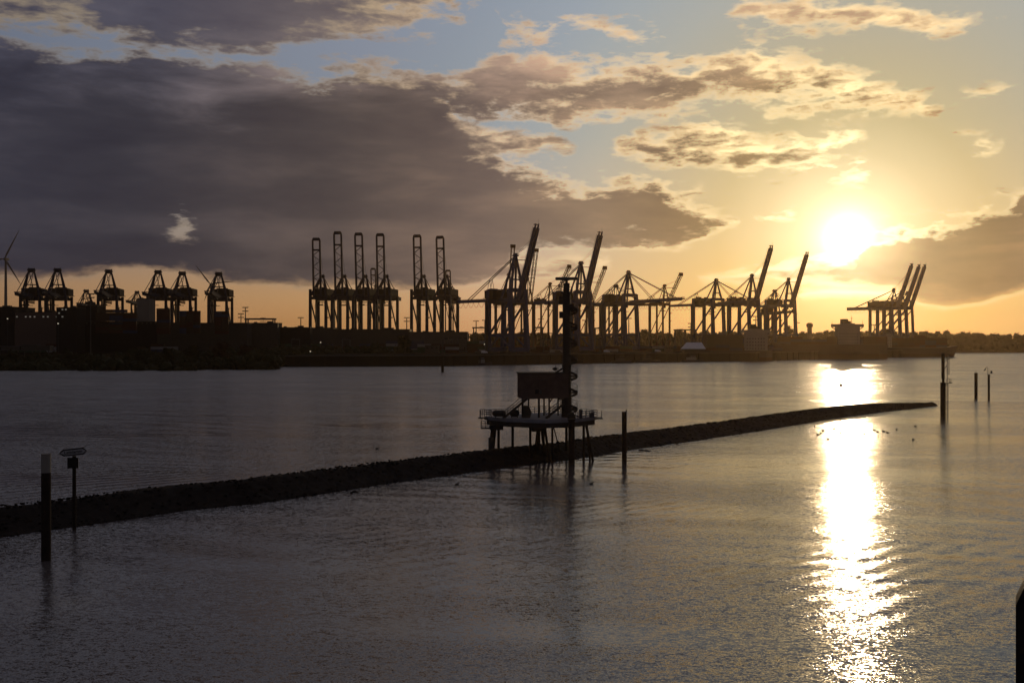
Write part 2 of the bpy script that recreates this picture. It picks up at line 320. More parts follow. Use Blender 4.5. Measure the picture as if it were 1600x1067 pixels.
# ---------------------------------------------------------------- water
def make_water():
    m = bpy.data.materials.new('river water'); m.use_nodes = True; g = NT(m.node_tree)
    geo = g.node('ShaderNodeNewGeometry'); P = geo.outputs['Position']
    mp = g.node('ShaderNodeMapping'); mp.inputs['Rotation'].default_value = (0, 0, R(9)); g.l.new(P, mp.inputs[0]); Pr = mp.outputs[0]
    def slope(vec, scale, amp, detail=3, sx=1.0, rough=.6):
        c = g.noise(g.v('MULTIPLY', vec, (scale*sx, scale, scale)), 1, detail, rough, .3, color=True)
        return g.v('MULTIPLY', g.v('SUBTRACT', c, (.5, .5, .5)), (amp*(.27+.30*sx), amp*1.05, 0))
    patch = g.noise(g.v('MULTIPLY', Pr, (.010, .035, .02)), 1, 5, .6, .6)      # wind patches and slicks
    sp_ = g.node('ShaderNodeSeparateXYZ'); g.l.new(P, sp_.inputs[0]); sy = sp_.outputs[1]
    pk = g.mr(patch, .36, .64, .50, 1.55)
    pt = g.noise(g.v('MULTIPLY', Pr, (.022, .085, .05)), 1, 6, .65, .4, color=True)
    p2 = g.noise(g.v('MULTIPLY', Pr, (.13, .16, .1)), 1, 5, .7, .3, color=True)
    tilt = g.v('MULTIPLY', g.v('SUBTRACT', pt, (.5, .5, .5)), (.05, .16, 0))
    tilt = g.v('ADD', tilt, g.v('SCALE', g.v('MULTIPLY', g.v('SUBTRACT', p2, (.5, .5, .5)), (.4, 1.0, 0)), scale=g.mr(sy, 90, 420, .05, .30)))       # long low undulations and current streaks
    far = g.m('MULTIPLY', g.mr(sy, 140, 520, 1.0, 2.2), 1.0)           # the open fairway is rougher than the sheltered basin
    fine = slope(P, 9.0, .70, 2, .8); mid = slope(Pr, 4.0, .52, 2, .42); swell = slope(Pr, .30, .05, 2, .3)
    # a few crossing wake trains
    def train(ang, wl, amp, seed):
        d = (sin(R(ang)), cos(R(ang)), 0)
        ph = g.m('ADD', g.m('MULTIPLY', g.v('DOT_PRODUCT', P, d), 2*pi/wl), g.m('MULTIPLY', g.noise(g.v('MULTIPLY', P, (.02, .03, .02)), 1, 3), 14))
        msk = g.mr(g.noise(g.v('ADD', g.v('MULTIPLY', P, (.018, .018, 0)), (seed, 0, 0)), 1, 2), .48, .66)
        s_ = g.m('MULTIPLY', g.m('MULTIPLY', g.m('SINE', ph), amp), msk)
        return g.v('SCALE', d, scale=s_)
    s_ = g.v('ADD', g.v('SCALE', g.v('ADD', fine, mid), scale=g.m('MULTIPLY', pk, far)), g.v('ADD', swell, tilt))
    s_ = g.v('ADD', s_, train(12, 4.2, .045, 1.3)); s_ = g.v('ADD', s_, train(-38, 2.6, .05, 8.1)); s_ = g.v('ADD', s_, train(30, 7.5, .035, 4.7))
    s_ = g.v('ADD', s_, g.xyz(0.0, g.mr(sy, 100, 520, -.008, -.055), 0.0))      # normals leaned towards the viewer farther out to brighten far reflections
    nrm = g.v('NORMALIZE', g.v('ADD', s_, (0, 0, 1)))
    b = g.node('ShaderNodeBsdfPrincipled'); g.l.new(nrm, b.inputs['Normal'])
    g.put(b.inputs['Base Color'], (.074, .068, .070, 1)); g.put(b.inputs['Roughness'], g.mr(sy, 120, 520, .12, .20))
    b.inputs['IOR'].default_value = 1.58
    o = g.node('ShaderNodeOutputMaterial'); g.l.new(b.outputs[0], o.inputs[0])
    w = MB(); n = 40
    xs = [-3500+7000*i/n for i in range(n+1)]; ys = [-300+4300*i/n for i in range(n+1)]
    w.add([(x, y, 0) for y in ys for x in xs], [(j*(n+1)+i, j*(n+1)+i+1, (j+1)*(n+1)+i+1, (j+1)*(n+1)+i) for j in range(n) for i in range(n)])
    tag(w.build('water', m), kind='structure')
make_water()

# ---------------------------------------------------------------- land
GZ = 8.0
SH = [(-900,583),(-400,581.5),(0,580),(200,578.5),(380,576),(435,574.3),(446,572.6)]
QU = [(446,572.6),(520,572.3),(700,571.5),(870,568.2),(1000,566),(1180,564),(1300,560),(1400,558),(1478,555.5)]
FA = [(1478,555.5),(1484,551.6),(1600,551.2),(1900,550.5),(2600,550)]
def sp(px, py): D = DW(py); return (X(px, D), D)
def ground():
    g = MB(); pts = [sp(*q) for q in QU] 
    front = [(sp(446,572.6)[0]-30, 905), (-1500, 905)]   # behind the low left bank
    poly = [(-4000, 905)] + [(-1500, 905), (-170, 905)] + pts + [(pts[-1][0]+60, 1560), (4000, 1560), (4000, 9000), (-4000, 9000)]
    n = len(poly)
    g.prism(poly, -2, GZ)
    tag(g.build('ground', 'ground'), kind='structure')
ground()
def noise1(x, s=0.0):
    return sin(x*1.7+s)*.5+sin(x*3.9+s*2.1)*.3+sin(x*8.3+s*.7)*.2
def bank(name, line, depth, h, bump, seed):
    """sloping earth bank from the waterline back to the terminal level"""
    pts = []
    for (a, b) in zip(line, line[1:]):
        A, B = V(sp(*a)), V(sp(*b)); k = max(2, int((B-A).length/9))
        for i in range(k): pts.append(A+(B-A)*i/k)
    pts.append(V(sp(*line[-1])))
    g = MB(); rows = 14; n = len(pts)
    for j in range(rows+1):
        t = j/rows
        for i, p in enumerate(pts):
            z = -1 + (h+1)*min(1, t*1.8)**.8 + bump*noise1(i*.35+j*.9, seed+j)*min(1, t*4)
            g.v.append((p.x, p.y+depth*t-4+noise1(i*.6, seed)*1.5, z))
    for j in range(rows):
        for i in range(n-1):
            a = j*n+i; g.f.append((a, a+1, a+n+1, a+n)); g.mi.append(0)
    tag(g.build(name, 'bank', smooth=True), kind='structure')
    return pts
bank_pts = bank('river_bank', SH, 290, 7.0, .5, 1.0)
far_pts = bank('far_shore', FA, 200, 9, .6, 5.0)
# quay wall: pale capping and fender piles along the terminal edge
def quay():
    root = empty('quay_wall', (0,0,0), label='long dark concrete quay wall under the container cranes', cat='quay wall')
    pts = [V(sp(*q)) for q in QU]
    c = MB(); f = MB()
    for a, b in zip(pts, pts[1:]):
        c.beam((a.x, a.y-.4, GZ-.2), (b.x, b.y-.4, GZ-.2), 1.4, .9)
        L = (b-a).length; k = int(L/11)
        for i in range(k):
            p = a+(b-a)*(i+.5)/k
            f.box((p.x, p.y-.5, 3.2), (1.1, .9, 8.4), atan2(b.y-a.y, b.x-a.x))
    c.build('capping_beam', 'concrete', root)
    tag(f.build('fender_row', 'rust', root), kind='stuff')
quay()

# ---------------------------------------------------------------- quay cranes
def crane(label, group, D, px, a, G_px, W, yg, ya, boom_len, ang, back, leg=2.0, splay=0.0, paint='blue', legpaint=None, boom='box', bw=7.0,
          house=(0.55, .45), hh=5.0, hw=None, hl=None, trolley_u=None, gz=GZ, sheds=True, name='quay_crane', apex_u=-2.0, cab=True, hgap=.6, festoon=True, toward=True, up=0.0, aw=None, bt=1.5, gh=2.6, hc=None, stub=False):
    """px = column of the waterside legs, a = boom heading from the line of sight (+ right), G_px = gauge seen in columns"""
    th = atan2(px-800, F)
    G = abs(G_px)/F*D/abs(sin(R(a)))
    phi = th + (pi - R(a) if toward else R(a))        # azimuth of the boom
    x0 = X(px, D); legpaint = legpaint or paint
    root = empty(name, (x0, D, gz), -phi, label, 'quay crane', group)
    Hg = Z(yg, D)-gz; Ha = Z(ya, D)-gz; w = W/2; sc = D*0+1
    # legs (waterside two, landside two) on sill beams with wheel bogies
    for u, sgn in ((0, 1), (-G, -.25)):
        for s_ in (-1, 1):
            MB().beam((s_*w, u+splay*sgn, 2.4), (s_*w, u, Hg+1.5+up+(7 if stub and u == 0 and s_ == 1 else 0)), leg*1.0, leg*1.15, leg*.85, leg).build('leg', legpaint, root)
            MB().box((s_*w, u+splay*sgn, .8), (7.5, 1.5, 1.5)).box((s_*w-2.2, u+splay*sgn, .4), (2.2, 1.9, .78)).box((s_*w+2.2, u+splay*sgn, .4), (2.2, 1.9, .78)).build('bogie', 'dark', root)
        MB().beam((-w-1, u+splay*sgn, 3.2), (w+1, u+splay*sgn, 3.2), leg*.9, leg*1.1).build('sill_beam', legpaint, root)
        cb = MB().beam((-w, u, Hg-1.2), (w, u, Hg-1.2), leg*.8, leg*1.1)
        if up: cb.beam((-w, u, Hg+up+.4), (w, u, Hg+up+.4), leg*.8, leg*1.0)
        cb.build('cross_beam', legpaint, root)
    hp = Hg*.33
    for s_ in (-1, 1):
        b = MB().beam((s_*w, -G, hp), (s_*w, splay*.6, hp), leg*.5, leg*.7)
        b.beam((s_*w, -.5, Hg-3), (s_*w, -G+.8, hp+1), leg*.42)
        b.beam((s_*w, -G*.5, hp-.4), (s_*w, -G+.6, 4), leg*.32).beam((s_*w, -G*.5, hp-.4), (s_*w, splay-.6, 4), leg*.32)
        b.build('side_brace', legpaint, root)
    # girder: twin box over the legs with the back reach
    g = MB()
    for s_ in (-1, 1):
        g.beam((s_*bw/2, -G-back, Hg), (s_*bw/2, 2.5, Hg), 1.3, gh)
        g.beam((s_*(bw/2+1.3), -G-back, Hg+1.9), (s_*(bw/2+1.3), 2, Hg+1.9), .12)          # handrail
    for i in range(int((G+back)/9)+1):
        u = -G-back+.6+i*9.0
        g.beam((-bw/2, u, Hg), (bw/2, u, Hg), .7, 1.2)
    for i in range(int((G+back)/3)):
        for s_ in (-1, 1):
            u = -G-back+.5+i*3.0; g.beam((s_*(bw/2+1.3), u, Hg+.6), (s_*(bw/2+1.3), u, Hg+1.9), .09)
    g.build('girder', paint, root)
    # machinery house on the girder above the landside legs
    hl = hl or G*house[0]; hw = hw or W*.62
    hc = hc if hc is not None else -G+ (hl/2 if hgap is None else hl*hgap-hl*.3)
    mh = MB().box((0, hc, Hg+gh/2+hh/2+.2), (hw, hl, hh)).box((hw*.12, hc-hl*.18, Hg+gh/2+hh+1.0), (hw*.36, hl*.28, 1.6))
    mh.box((-hw*.25, hc+hl*.25, Hg+gh/2+hh+.8), (hw*.2, hl*.2, 1.2))
    mh.box((0, hc, Hg+gh/2+.1), (hw+2.4, hl+2.4, .3))
    for i in range(5):
        for s_ in (-1, 1): mh.beam((s_*(hw/2+1.1), hc-hl/2+hl*i/4, Hg+gh/2+.2), (s_*(hw/2+1.1), hc-hl/2+hl*i/4, Hg+gh/2+1.5), .1)
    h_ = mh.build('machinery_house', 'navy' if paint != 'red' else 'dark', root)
    # A-frame
    aw = aw or max(3.0, W*.27); af = MB(); au = apex_u
    for s_ in (-1, 1):
        af.beam((s_*w*.96, 0, Hg+1), (s_*aw/2, au, Ha), leg*.55, leg*.6, leg*.4, leg*.4)
        af.beam((s_*w*.9, -G*.42, Hg+1), (s_*aw/2, au, Ha), leg*.42, leg*.42)
        af.beam((s_*w*.96, 0, Hg+(Ha-Hg)*.02+1), (s_*w*.5, au*.5-G*.1, Hg+(Ha-Hg)*.55), .4)
    af.beam((-w*.55, au*.5, Hg+(Ha-Hg)*.46), (w*.55, au*.5, Hg+(Ha-Hg)*.46), leg*.35)
    af.box((0, au, Ha+.3), (aw+2.6, 3.6, 1.2)).box((0, au, Ha+1.3), (aw*.8, 2.2, 1.6)).box((0, au, Ha-1.2), (aw*.9, 1.4, 1.6))
    for s_ in (-1, 1): af.tube((s_*(aw/2+.3)-.4, au, Ha+1.3), (s_*(aw/2+.3)+.4, au, Ha+1.3), 1.3, 10)
    for q in (-1, 1): af.beam((q*(aw/2+1.2), au+1.6, Ha+.6), (q*(aw/2+1.2), au+1.6, Ha+2.3), .12)
    af.build('a_frame', paint, root)
    # back stays
    for s_ in (-1, 1):
        m_ = MB(); e_ = -G-back*.72
        m_.beam((s_*aw/2, au, Ha), (s_*bw/2, e_, Hg+1.3), .55)
        q = .52; mu = au+(e_-au)*q; mz = Ha+(Hg+1.3-Ha)*q
        m_.beam((s_*bw/2, mu, mz), (s_*bw/2, mu+4.5, Hg+1.3), .3).beam((s_*bw/2, mu, mz), (s_*bw/2, mu-4.5, Hg+1.3), .3)
        m_.build('back_stay', paint, root)
    # boom hinged at the waterside end
    ca, sa = cos(R(ang)), sin(R(ang)); hz = (3.0, Hg+.4)
    def bp(s_, t, off=0.0): return (s_, hz[0]+ca*t-sa*off, hz[1]+sa*t+ca*off)
    b = MB(); L = boom_len
    if boom == 'box':
        for s_ in (-1, 1):
            b.beam(bp(s_*bw/2, 0), bp(s_*bw/2, L*.94), bt, 3.6, bt*.85, 2.9)
            b.beam(bp(s_*bw/2, L*.94), bp(s_*bw/2, L), 1.0, 1.6, .5, .6)
            b.beam(bp(s_*(bw/2+1.2), 2, 1.9), bp(s_*(bw/2+1.2), L-3, 1.9), .12)
            for i in range(int(L/4)): b.beam(bp(s_*(bw/2+1.2), 2+i*4, 0), bp(s_*(bw/2+1.2), 2+i*4, 1.9), .1)
        for i in range(7):
            t = 3+i*(L-9)/6; b.beam(bp(-bw/2, t), bp(bw/2, t), .9, .9)
        b.box(bp(0, L*.98, 1.4), (bw+1.5, .8, .8)); b.beam(bp(-1, L, 0), bp(-1, L+3.5, 1), .12)
    elif boom == 'frame':
        for s_ in (-1, 1):
            b.beam(bp(s_*bw/2, 0), bp(s_*bw/2, L*.97), 1.9, 2.4, 1.6, 2.0)
            b.beam(bp(s_*bw/2, L*.97), bp(s_*bw*.36, L), 1.2, 1.7)
        b.beam(bp(-bw*.42, L*.985), bp(bw*.42, L*.985), 2.4, 3.2)
        for t in (.02, .12, .80): b.beam(bp(-bw/2, L*t), bp(bw/2, L*t), 1.3 if t > .5 else .8, 1.8 if t > .5 else .8)
        n = 7
        for i in range(n):
            t0, t1 = .14+.66*i/n, .14+.66*(i+1)/n; s_ = 1 if i % 2 else -1
            b.beam(bp(-s_*bw/2, L*t0), bp(s_*bw/2, L*t1), .6)
        b.box(bp(0, L*.03, 0), (bw+2.5, .7, .9))
    else:   # lattice boom of chords and diagonals
        d = 3.4; n = int(L/4.5)
        for s_ in (-1, 1):
            for o_ in (-d/2, d/2): b.beam(bp(s_*bw/2, 0, o_*.6), bp(s_*bw/2*.9, L, o_*.8), .55)
            for i in range(n):
                t0, t1 = L*i/n, L*(i+1)/n; q = 1 if i % 2 else -1
                b.beam(bp(s_*bw/2, t0, -q*d/2*.7), bp(s_*bw/2, t1, q*d/2*.7), .34)
                b.beam(bp(s_*bw/2, t1, -d/2*.7), bp(s_*bw/2, t1, d/2*.7), .25)
        for i in range(n):
            q = 1 if i % 2 else -1; b.beam(bp(-q*bw/2, L*i/n, d/2*.7), bp(q*bw/2, L*(i+1)/n, d/2*.7), .3)
        b.box(bp(0, L, 0), (bw+2, 1.4, 4.2))
    b.build('boom', paint, root)
    # fore stays
    for s_ in (-1, 1):
        f = MB()
        if ang < 20:
            f.beam((s_*aw/2, au, Ha), bp(s_*bw/2, L*.86, 1.2), .5); f.beam((s_*aw/2, au, Ha), bp(s_*bw/2, L*.42, 1.2), .4)
        else:
            f.beam((s_*aw/2, au, Ha+.8), bp(s_*bw/2, L*.78, 1.2), .16)
            h = L*max(.2, min(.9, ((Ha-Hg)*.88-.4)/(L*sa))); f.beam((s_*aw/2*.9, au, Ha-(Ha-Hg)*.09), bp(s_*bw/2, h, 0), .55)
        f.build('fore_stay', paint, root)
    # trolley with operator cab, head block and spreader
    tu = trolley_u if trolley_u is not None else -G*.3
    t = MB().box((0, tu, Hg-1.9), (bw+1.6, 6.5, 1.1)).box((0, tu, Hg-1.0), (bw-.5, 3, .8))
    tr = t.build('trolley', 'grey', root)
    if cab: MB().box((bw*.3, tu+4.8, Hg-3.9), (2.6, 3.0, 2.9)).box((bw*.3, tu+4.8, Hg-2.3), (3.0, 3.4, .25)).build('operator_cab', 'glass', tr)
    sp_ = MB(); zs = Hg-9
    for a_ in (-1, 1):
        for b_ in (-1, 1): sp_.tube((a_*2.4, tu+b_*1.0, Hg-2.2), (a_*2.4, tu+b_*.8, zs+.8), .09, 4)
    sp_.box((0, tu, zs+.6), (6.2, 1.8, .8)).box((0, tu, zs-.1), (12.2, .9, .5)).box((-5.9, tu, zs-.1), (.5, 2.5, .5)).box((5.9, tu, zs-.1), (.5, 2.5, .5))
    sp_.build('spreader', 'dark', tr)
    if festoon:
        fe = MB(); u0 = -G-back+2; n = 9; span = (back+G*.5)/n
        for i in range(n):
            pts = [(bw/2+1.1, u0+span*(i+q/6), Hg-1.6-4.2*(1-(2*q/6-1)**2)) for q in range(7)]
            fe.path(pts, .16, 4)
        fe.build('festoon_cable', 'cable', root)
    # stair tower and lift mast on a landside leg
    s_ = MB()
    s_.box((w+leg*.9, -G, Hg*.5), (1.5, 1.8, Hg*.96))
    for i in range(6): s_.box((w+leg*1.1, -G+1.8, 6+i*(Hg-8)/6), (2.2, 2.6, .25))
    s_.build('lift_shaft', 'grey', root)
    for k, zz in ((-.5, .62), (.3, .8)):
        s_ = MB(); x_ = -w-leg*.8
        s_.box((x_, k, Hg*zz), (2.6, 3.2, .22)).beam((x_-1.2, k-1.5, Hg*zz+1.2), (x_-1.2, k+1.5, Hg*zz+1.2), .1).box((x_, k, Hg*zz-.6), (1.0, 2.2, 1.1))
        for q in (-1.5, 1.5): s_.beam((x_-1.2, k+q, Hg*zz), (x_-1.2, k+q, Hg*zz+1.2), .1)
        s_.build('access_platform', 'dark', root)
    return root
GA = 'quay cranes with lowered booms on the left terminal'
for k, (px, ya, yg, lab) in enumerate([
   (43+8, 420, 462, 'dark quay crane seen end-on, nearest the pale wind turbine tower'),
   (84+8, 420, 462, 'dark quay crane seen end-on over the white lit stair building'),
   (164+8, 422, 462, 'dark quay crane standing over the broadest container stack, beside the tall lamp mast'),
   (241+8, 423, 462, 'dark quay crane standing just right of the pale silo'),
   (279+8, 425, 462, 'dark quay crane over the container stack, next to the crane by the silo'),
   (336+8, 426, 463, 'rightmost of the end-on dark cranes, before the second wind turbine')]):
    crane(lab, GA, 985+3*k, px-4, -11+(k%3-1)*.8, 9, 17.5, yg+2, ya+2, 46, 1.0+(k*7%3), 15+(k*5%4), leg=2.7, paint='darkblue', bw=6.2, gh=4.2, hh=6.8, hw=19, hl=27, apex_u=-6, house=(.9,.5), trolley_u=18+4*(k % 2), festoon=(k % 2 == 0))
GB = 'tall quay cranes with upright frame booms'
for k, (px, ytip, lab) in enumerate([
   (498, 374, 'quay crane with shorter upright frame boom, first of the row of upright booms'),
   (532, 364, 'quay crane with upright frame boom, second from the left of the row'),
   (565, 366, 'quay crane with upright frame boom, third from the left of the row'),
   (598, 367, 'quay crane with upright frame boom, just right of the small distant raised boom'),
   (656, 369, 'quay crane with upright frame boom, left one of the detached pair'),
   (692, 371, 'quay crane with upright frame boom, right one of the detached pair')]):
    D = 1100
    crane(lab, GB, D, px-1, -16, 12.5, 17.6, 464, 431, (464-ytip)/F*D*1.0, 86-(k%3)*.7, 29+(k*5%4), leg=3.0, paint='darkblue', boom='frame', bw=8.0, gh=4.0, aw=3.4, stub=(k in (0, 4)),
          hh=7.5, hw=16, hl=33, apex_u=-16, trolley_u=(-8,-14,-3,-20,-10,-5)[k], festoon=True)
crane('small distant crane with raised frame boom behind the first row of upright booms', 'small distant cranes', 1650, 585, -16, 9, 13, 472, 447, 55, 85, 18, leg=1.8, paint='darkblue', boom='frame', bw=7.5, hh=4.5, apex_u=-10)
crane('small distant crane with raised frame boom right of the detached pair', 'small distant cranes', 1650, 702, -16, 9, 13, 472, 449, 52, 85, 18, leg=1.8, paint='darkblue', boom='frame', bw=7.5, hh=4.5, apex_u=-10)
GC = 'blue quay cranes along the middle quay'
kw = dict(leg=3.4, paint='blue', boom='box', hh=7, splay=3.0, up=7.5, aw=1.6, bt=1.9, hw=20, hl=11, hc=-25)
crane('big blue quay crane with the highest raised boom, left of the radar mast', GC, 850, 808, 44, 33, 18, 468, 400, 66, 71, 50, bw=3.4, **kw)
crane('big blue quay crane with raised boom directly behind the radar mast', GC, 930, 910, 44, 31, 18, 470, 412, 66, 71, 40, bw=3.4, **kw)
crane('broad legged quay crane with lowered boom, right of the radar mast', GC, 1050, 984, 44, 31, 18, 473, 426, 74, 1, 34, bw=3.4, **kw)
kw = dict(leg=3.1, paint='blue', boom='box', hh=6, splay=3.0, up=5, aw=1.6, bt=1.9, hw=16, hl=14, hc=-27)
crane('quay crane with lowered boom, left neighbour of the raised boom over the white roofed ship', GC, 1150, 1121, 44, 29, 17, 475, 438, 60, 1, 48, bw=3.4, **kw)
crane('quay crane with raised boom rising behind the white ship deckhouse', GC, 1110, 1177, 44, 29, 15, 475, 431, 68, 68, 30, bw=3.0, **kw)
crane('quay crane with raised boom right beneath the setting sun', GC, 1180, 1234, 44, 29, 15, 477, 437, 66, 67, 28, bw=3.0, **kw)
GD = 'thin red lattice boom cranes behind the quay'
for lab, D, px, a, Gp, yg, ya, L, ang, bk in [
   ('red lattice boom crane rising behind the machinery house of the tallest crane', 1250, 796, 20, 14, 473, 430, 70, 82, 22),
   ('red lattice boom crane half hidden by the highest raised boom', 1250, 826, 30, 18, 473, 430, 66, 76, 22),
   ('red lattice boom crane whose boom tip shows just above the radar scanner', 1300, 862, 44, 22, 473, 444, 54, 57, 22),
   ('red lattice boom crane right of the raised boom behind the radar mast', 1250, 922, 44, 22, 473, 438, 48, 61, 22),
   ('red lattice boom crane standing alone between the two lowered booms', 1300, 1041, 44, 20, 475, 447, 44, 57, 30)]:
    crane(lab, GD, D, px, a, Gp, 12, yg, ya, L, ang, bk, leg=1.9, paint='red', boom='lattice', bw=4.5, aw=1.8, hh=4.0, hl=16, apex_u=-3)
crane('small dark crane with lowered boom tucked behind the broad legged crane', 'small distant cranes', 1300, 965, 44, 20, 15, 476, 447, 46, 1, 20, leg=1.8, paint='darkblue', hh=4.5, bw=5, apex_u=-3)
crane('small dark crane with lowered boom in front of the sun side cranes', 'small distant cranes', 1350, 1213, 44, 18, 14, 489, 455, 30, 1, 10, leg=2.4, paint='darkblue', hh=5, bw=5, apex_u=-3)
crane('small dark crane low behind the container stacks and silo', 'small distant cranes', 1350, 213, -14, 7, 13, 474, 457, 40, 1, 14, leg=2.0, paint='darkblue', hh=4.5, bw=5, apex_u=-4)
GE = 'three raised booms at the right end of the quay'
for lab, D, px, ya, L in [
   ('left one of the three raised boom cranes at the right end of the quay', 1260, 1399, 453, 58),
   ('middle one of the three raised boom cranes at the right end of the quay', 1285, 1411, 456, 58),
   ('right one of the three raised boom cranes at the right end of the quay', 1310, 1420, 458, 59)]:
    crane(lab, GE, D, px, 60, 32, 16, 481, ya, L, 70, 38 if px == 1399 else 14, leg=2.6, paint='blue', boom='box', bw=2.8, bt=2.0, aw=1.6, gh=4, hh=6.0, hl=30, splay=2.0)
crane('small dark crane with an a-frame top behind the lit stair building', 'small distant cranes', 1250, 134, -12, 8, 15, 478, 455, 34, 1, 10, leg=2.2, paint='darkblue', hh=4.5, bw=5, apex_u=-3, festoon=False)

# ---------------------------------------------------------------- training dam of dumped stone
FR = [(-260,872),(-120,856),(0,840),(100,826),(200,812),(300,797),(400,787.5),(500,773),(600,757),(700,743.5),(800,730),(900,718),(1000,701),(1100,687),(1200,671.5),(1300,655),(1380,644),(1440,637),(1466,634)]
def dam():
    L = [V(sp(*q)) for q in FR]; pts = []
    for a, b in zip(L, L[1:]):
        k = max(2, int((b-a).length/.55))
        pts += [a+(b-a)*i/k for i in range(k)]
    pts.append(L[-1]); n = len(pts)
    prof = [(-.8,-.9),(-.2,-.3),(.4,.12),(1.1,.45),(1.9,.85),(2.7,1.2),(3.4,1.6),(4.1,2.0),(4.8,2.45),(5.5,2.75),(6.2,2.8),(6.9,2.75),(7.7,2.3),(8.6,1.7),(9.6,1.1),(10.6,.45),(11.6,-.3),(12.4,-.9)]
    rnd = random.Random(5); g = MB(); m = len(prof); tot = 0
    for i, p in enumerate(pts):
        d = (pts[min(i+3, n-1)]-pts[max(i-3, 0)]).normalized(); nrm = V((-d.y, d.x))
        rem = (n-1-i)/95.0; k = min(1, max(.04, rem))**.6
        hh = (.74+.06*noise1(i*.045, 2.0))*(.35+.65*min(1, rem*1.4)**.8) if rem < 1 else .74+.06*noise1(i*.045, 2)
        for j, (o, z) in enumerate(prof):
            jx = rnd.uniform(-.12, .12); jz = rnd.uniform(-.09, .10)
            q = p+nrm*(o*k+jx)+d*rnd.uniform(-.12, .12)
            g.v.append((q.x, q.y, z*(hh if z > 0 else 1)+jz*(1 if 0 < j < m-1 else 0)))
    for i in range(n-1):
        for j in range(m-1):
            a = i*m+j; g.f.append((a, a+m, a+m+1, a+1)); g.mi.append(0)
    root = empty('training_dam', (0,0,0), label='long low dark rubble stone dam running diagonally across the river', cat='stone dam')
    g.build('dam_body', 'stone', root)
    s = MB()
    for i in range(3600):
        t = rnd.randrange(0, n-2); p = pts[t]; d = (pts[t+1]-pts[t]).normalized(); nrm = V((-d.y, d.x))
        rem = min(1, max(.08, (n-1-t)/95.0)); k = rem**.6; hs = (.35+.65*min(1, rem*1.4)**.8)*.74
        j = rnd.choice([10, 10, 11, 9] + list(range(1, 12))); o, z = prof[j]; o += rnd.uniform(-.4, .4)
        q = p+nrm*o*k; s.blob((q.x, q.y, z*hs+rnd.uniform(-.05, .12)), rnd.uniform(.09, .22), (1.2, 1, .75), .3, rnd)
    tag(s.build('loose_stones', 'stone', root), kind='stuff')
dam()

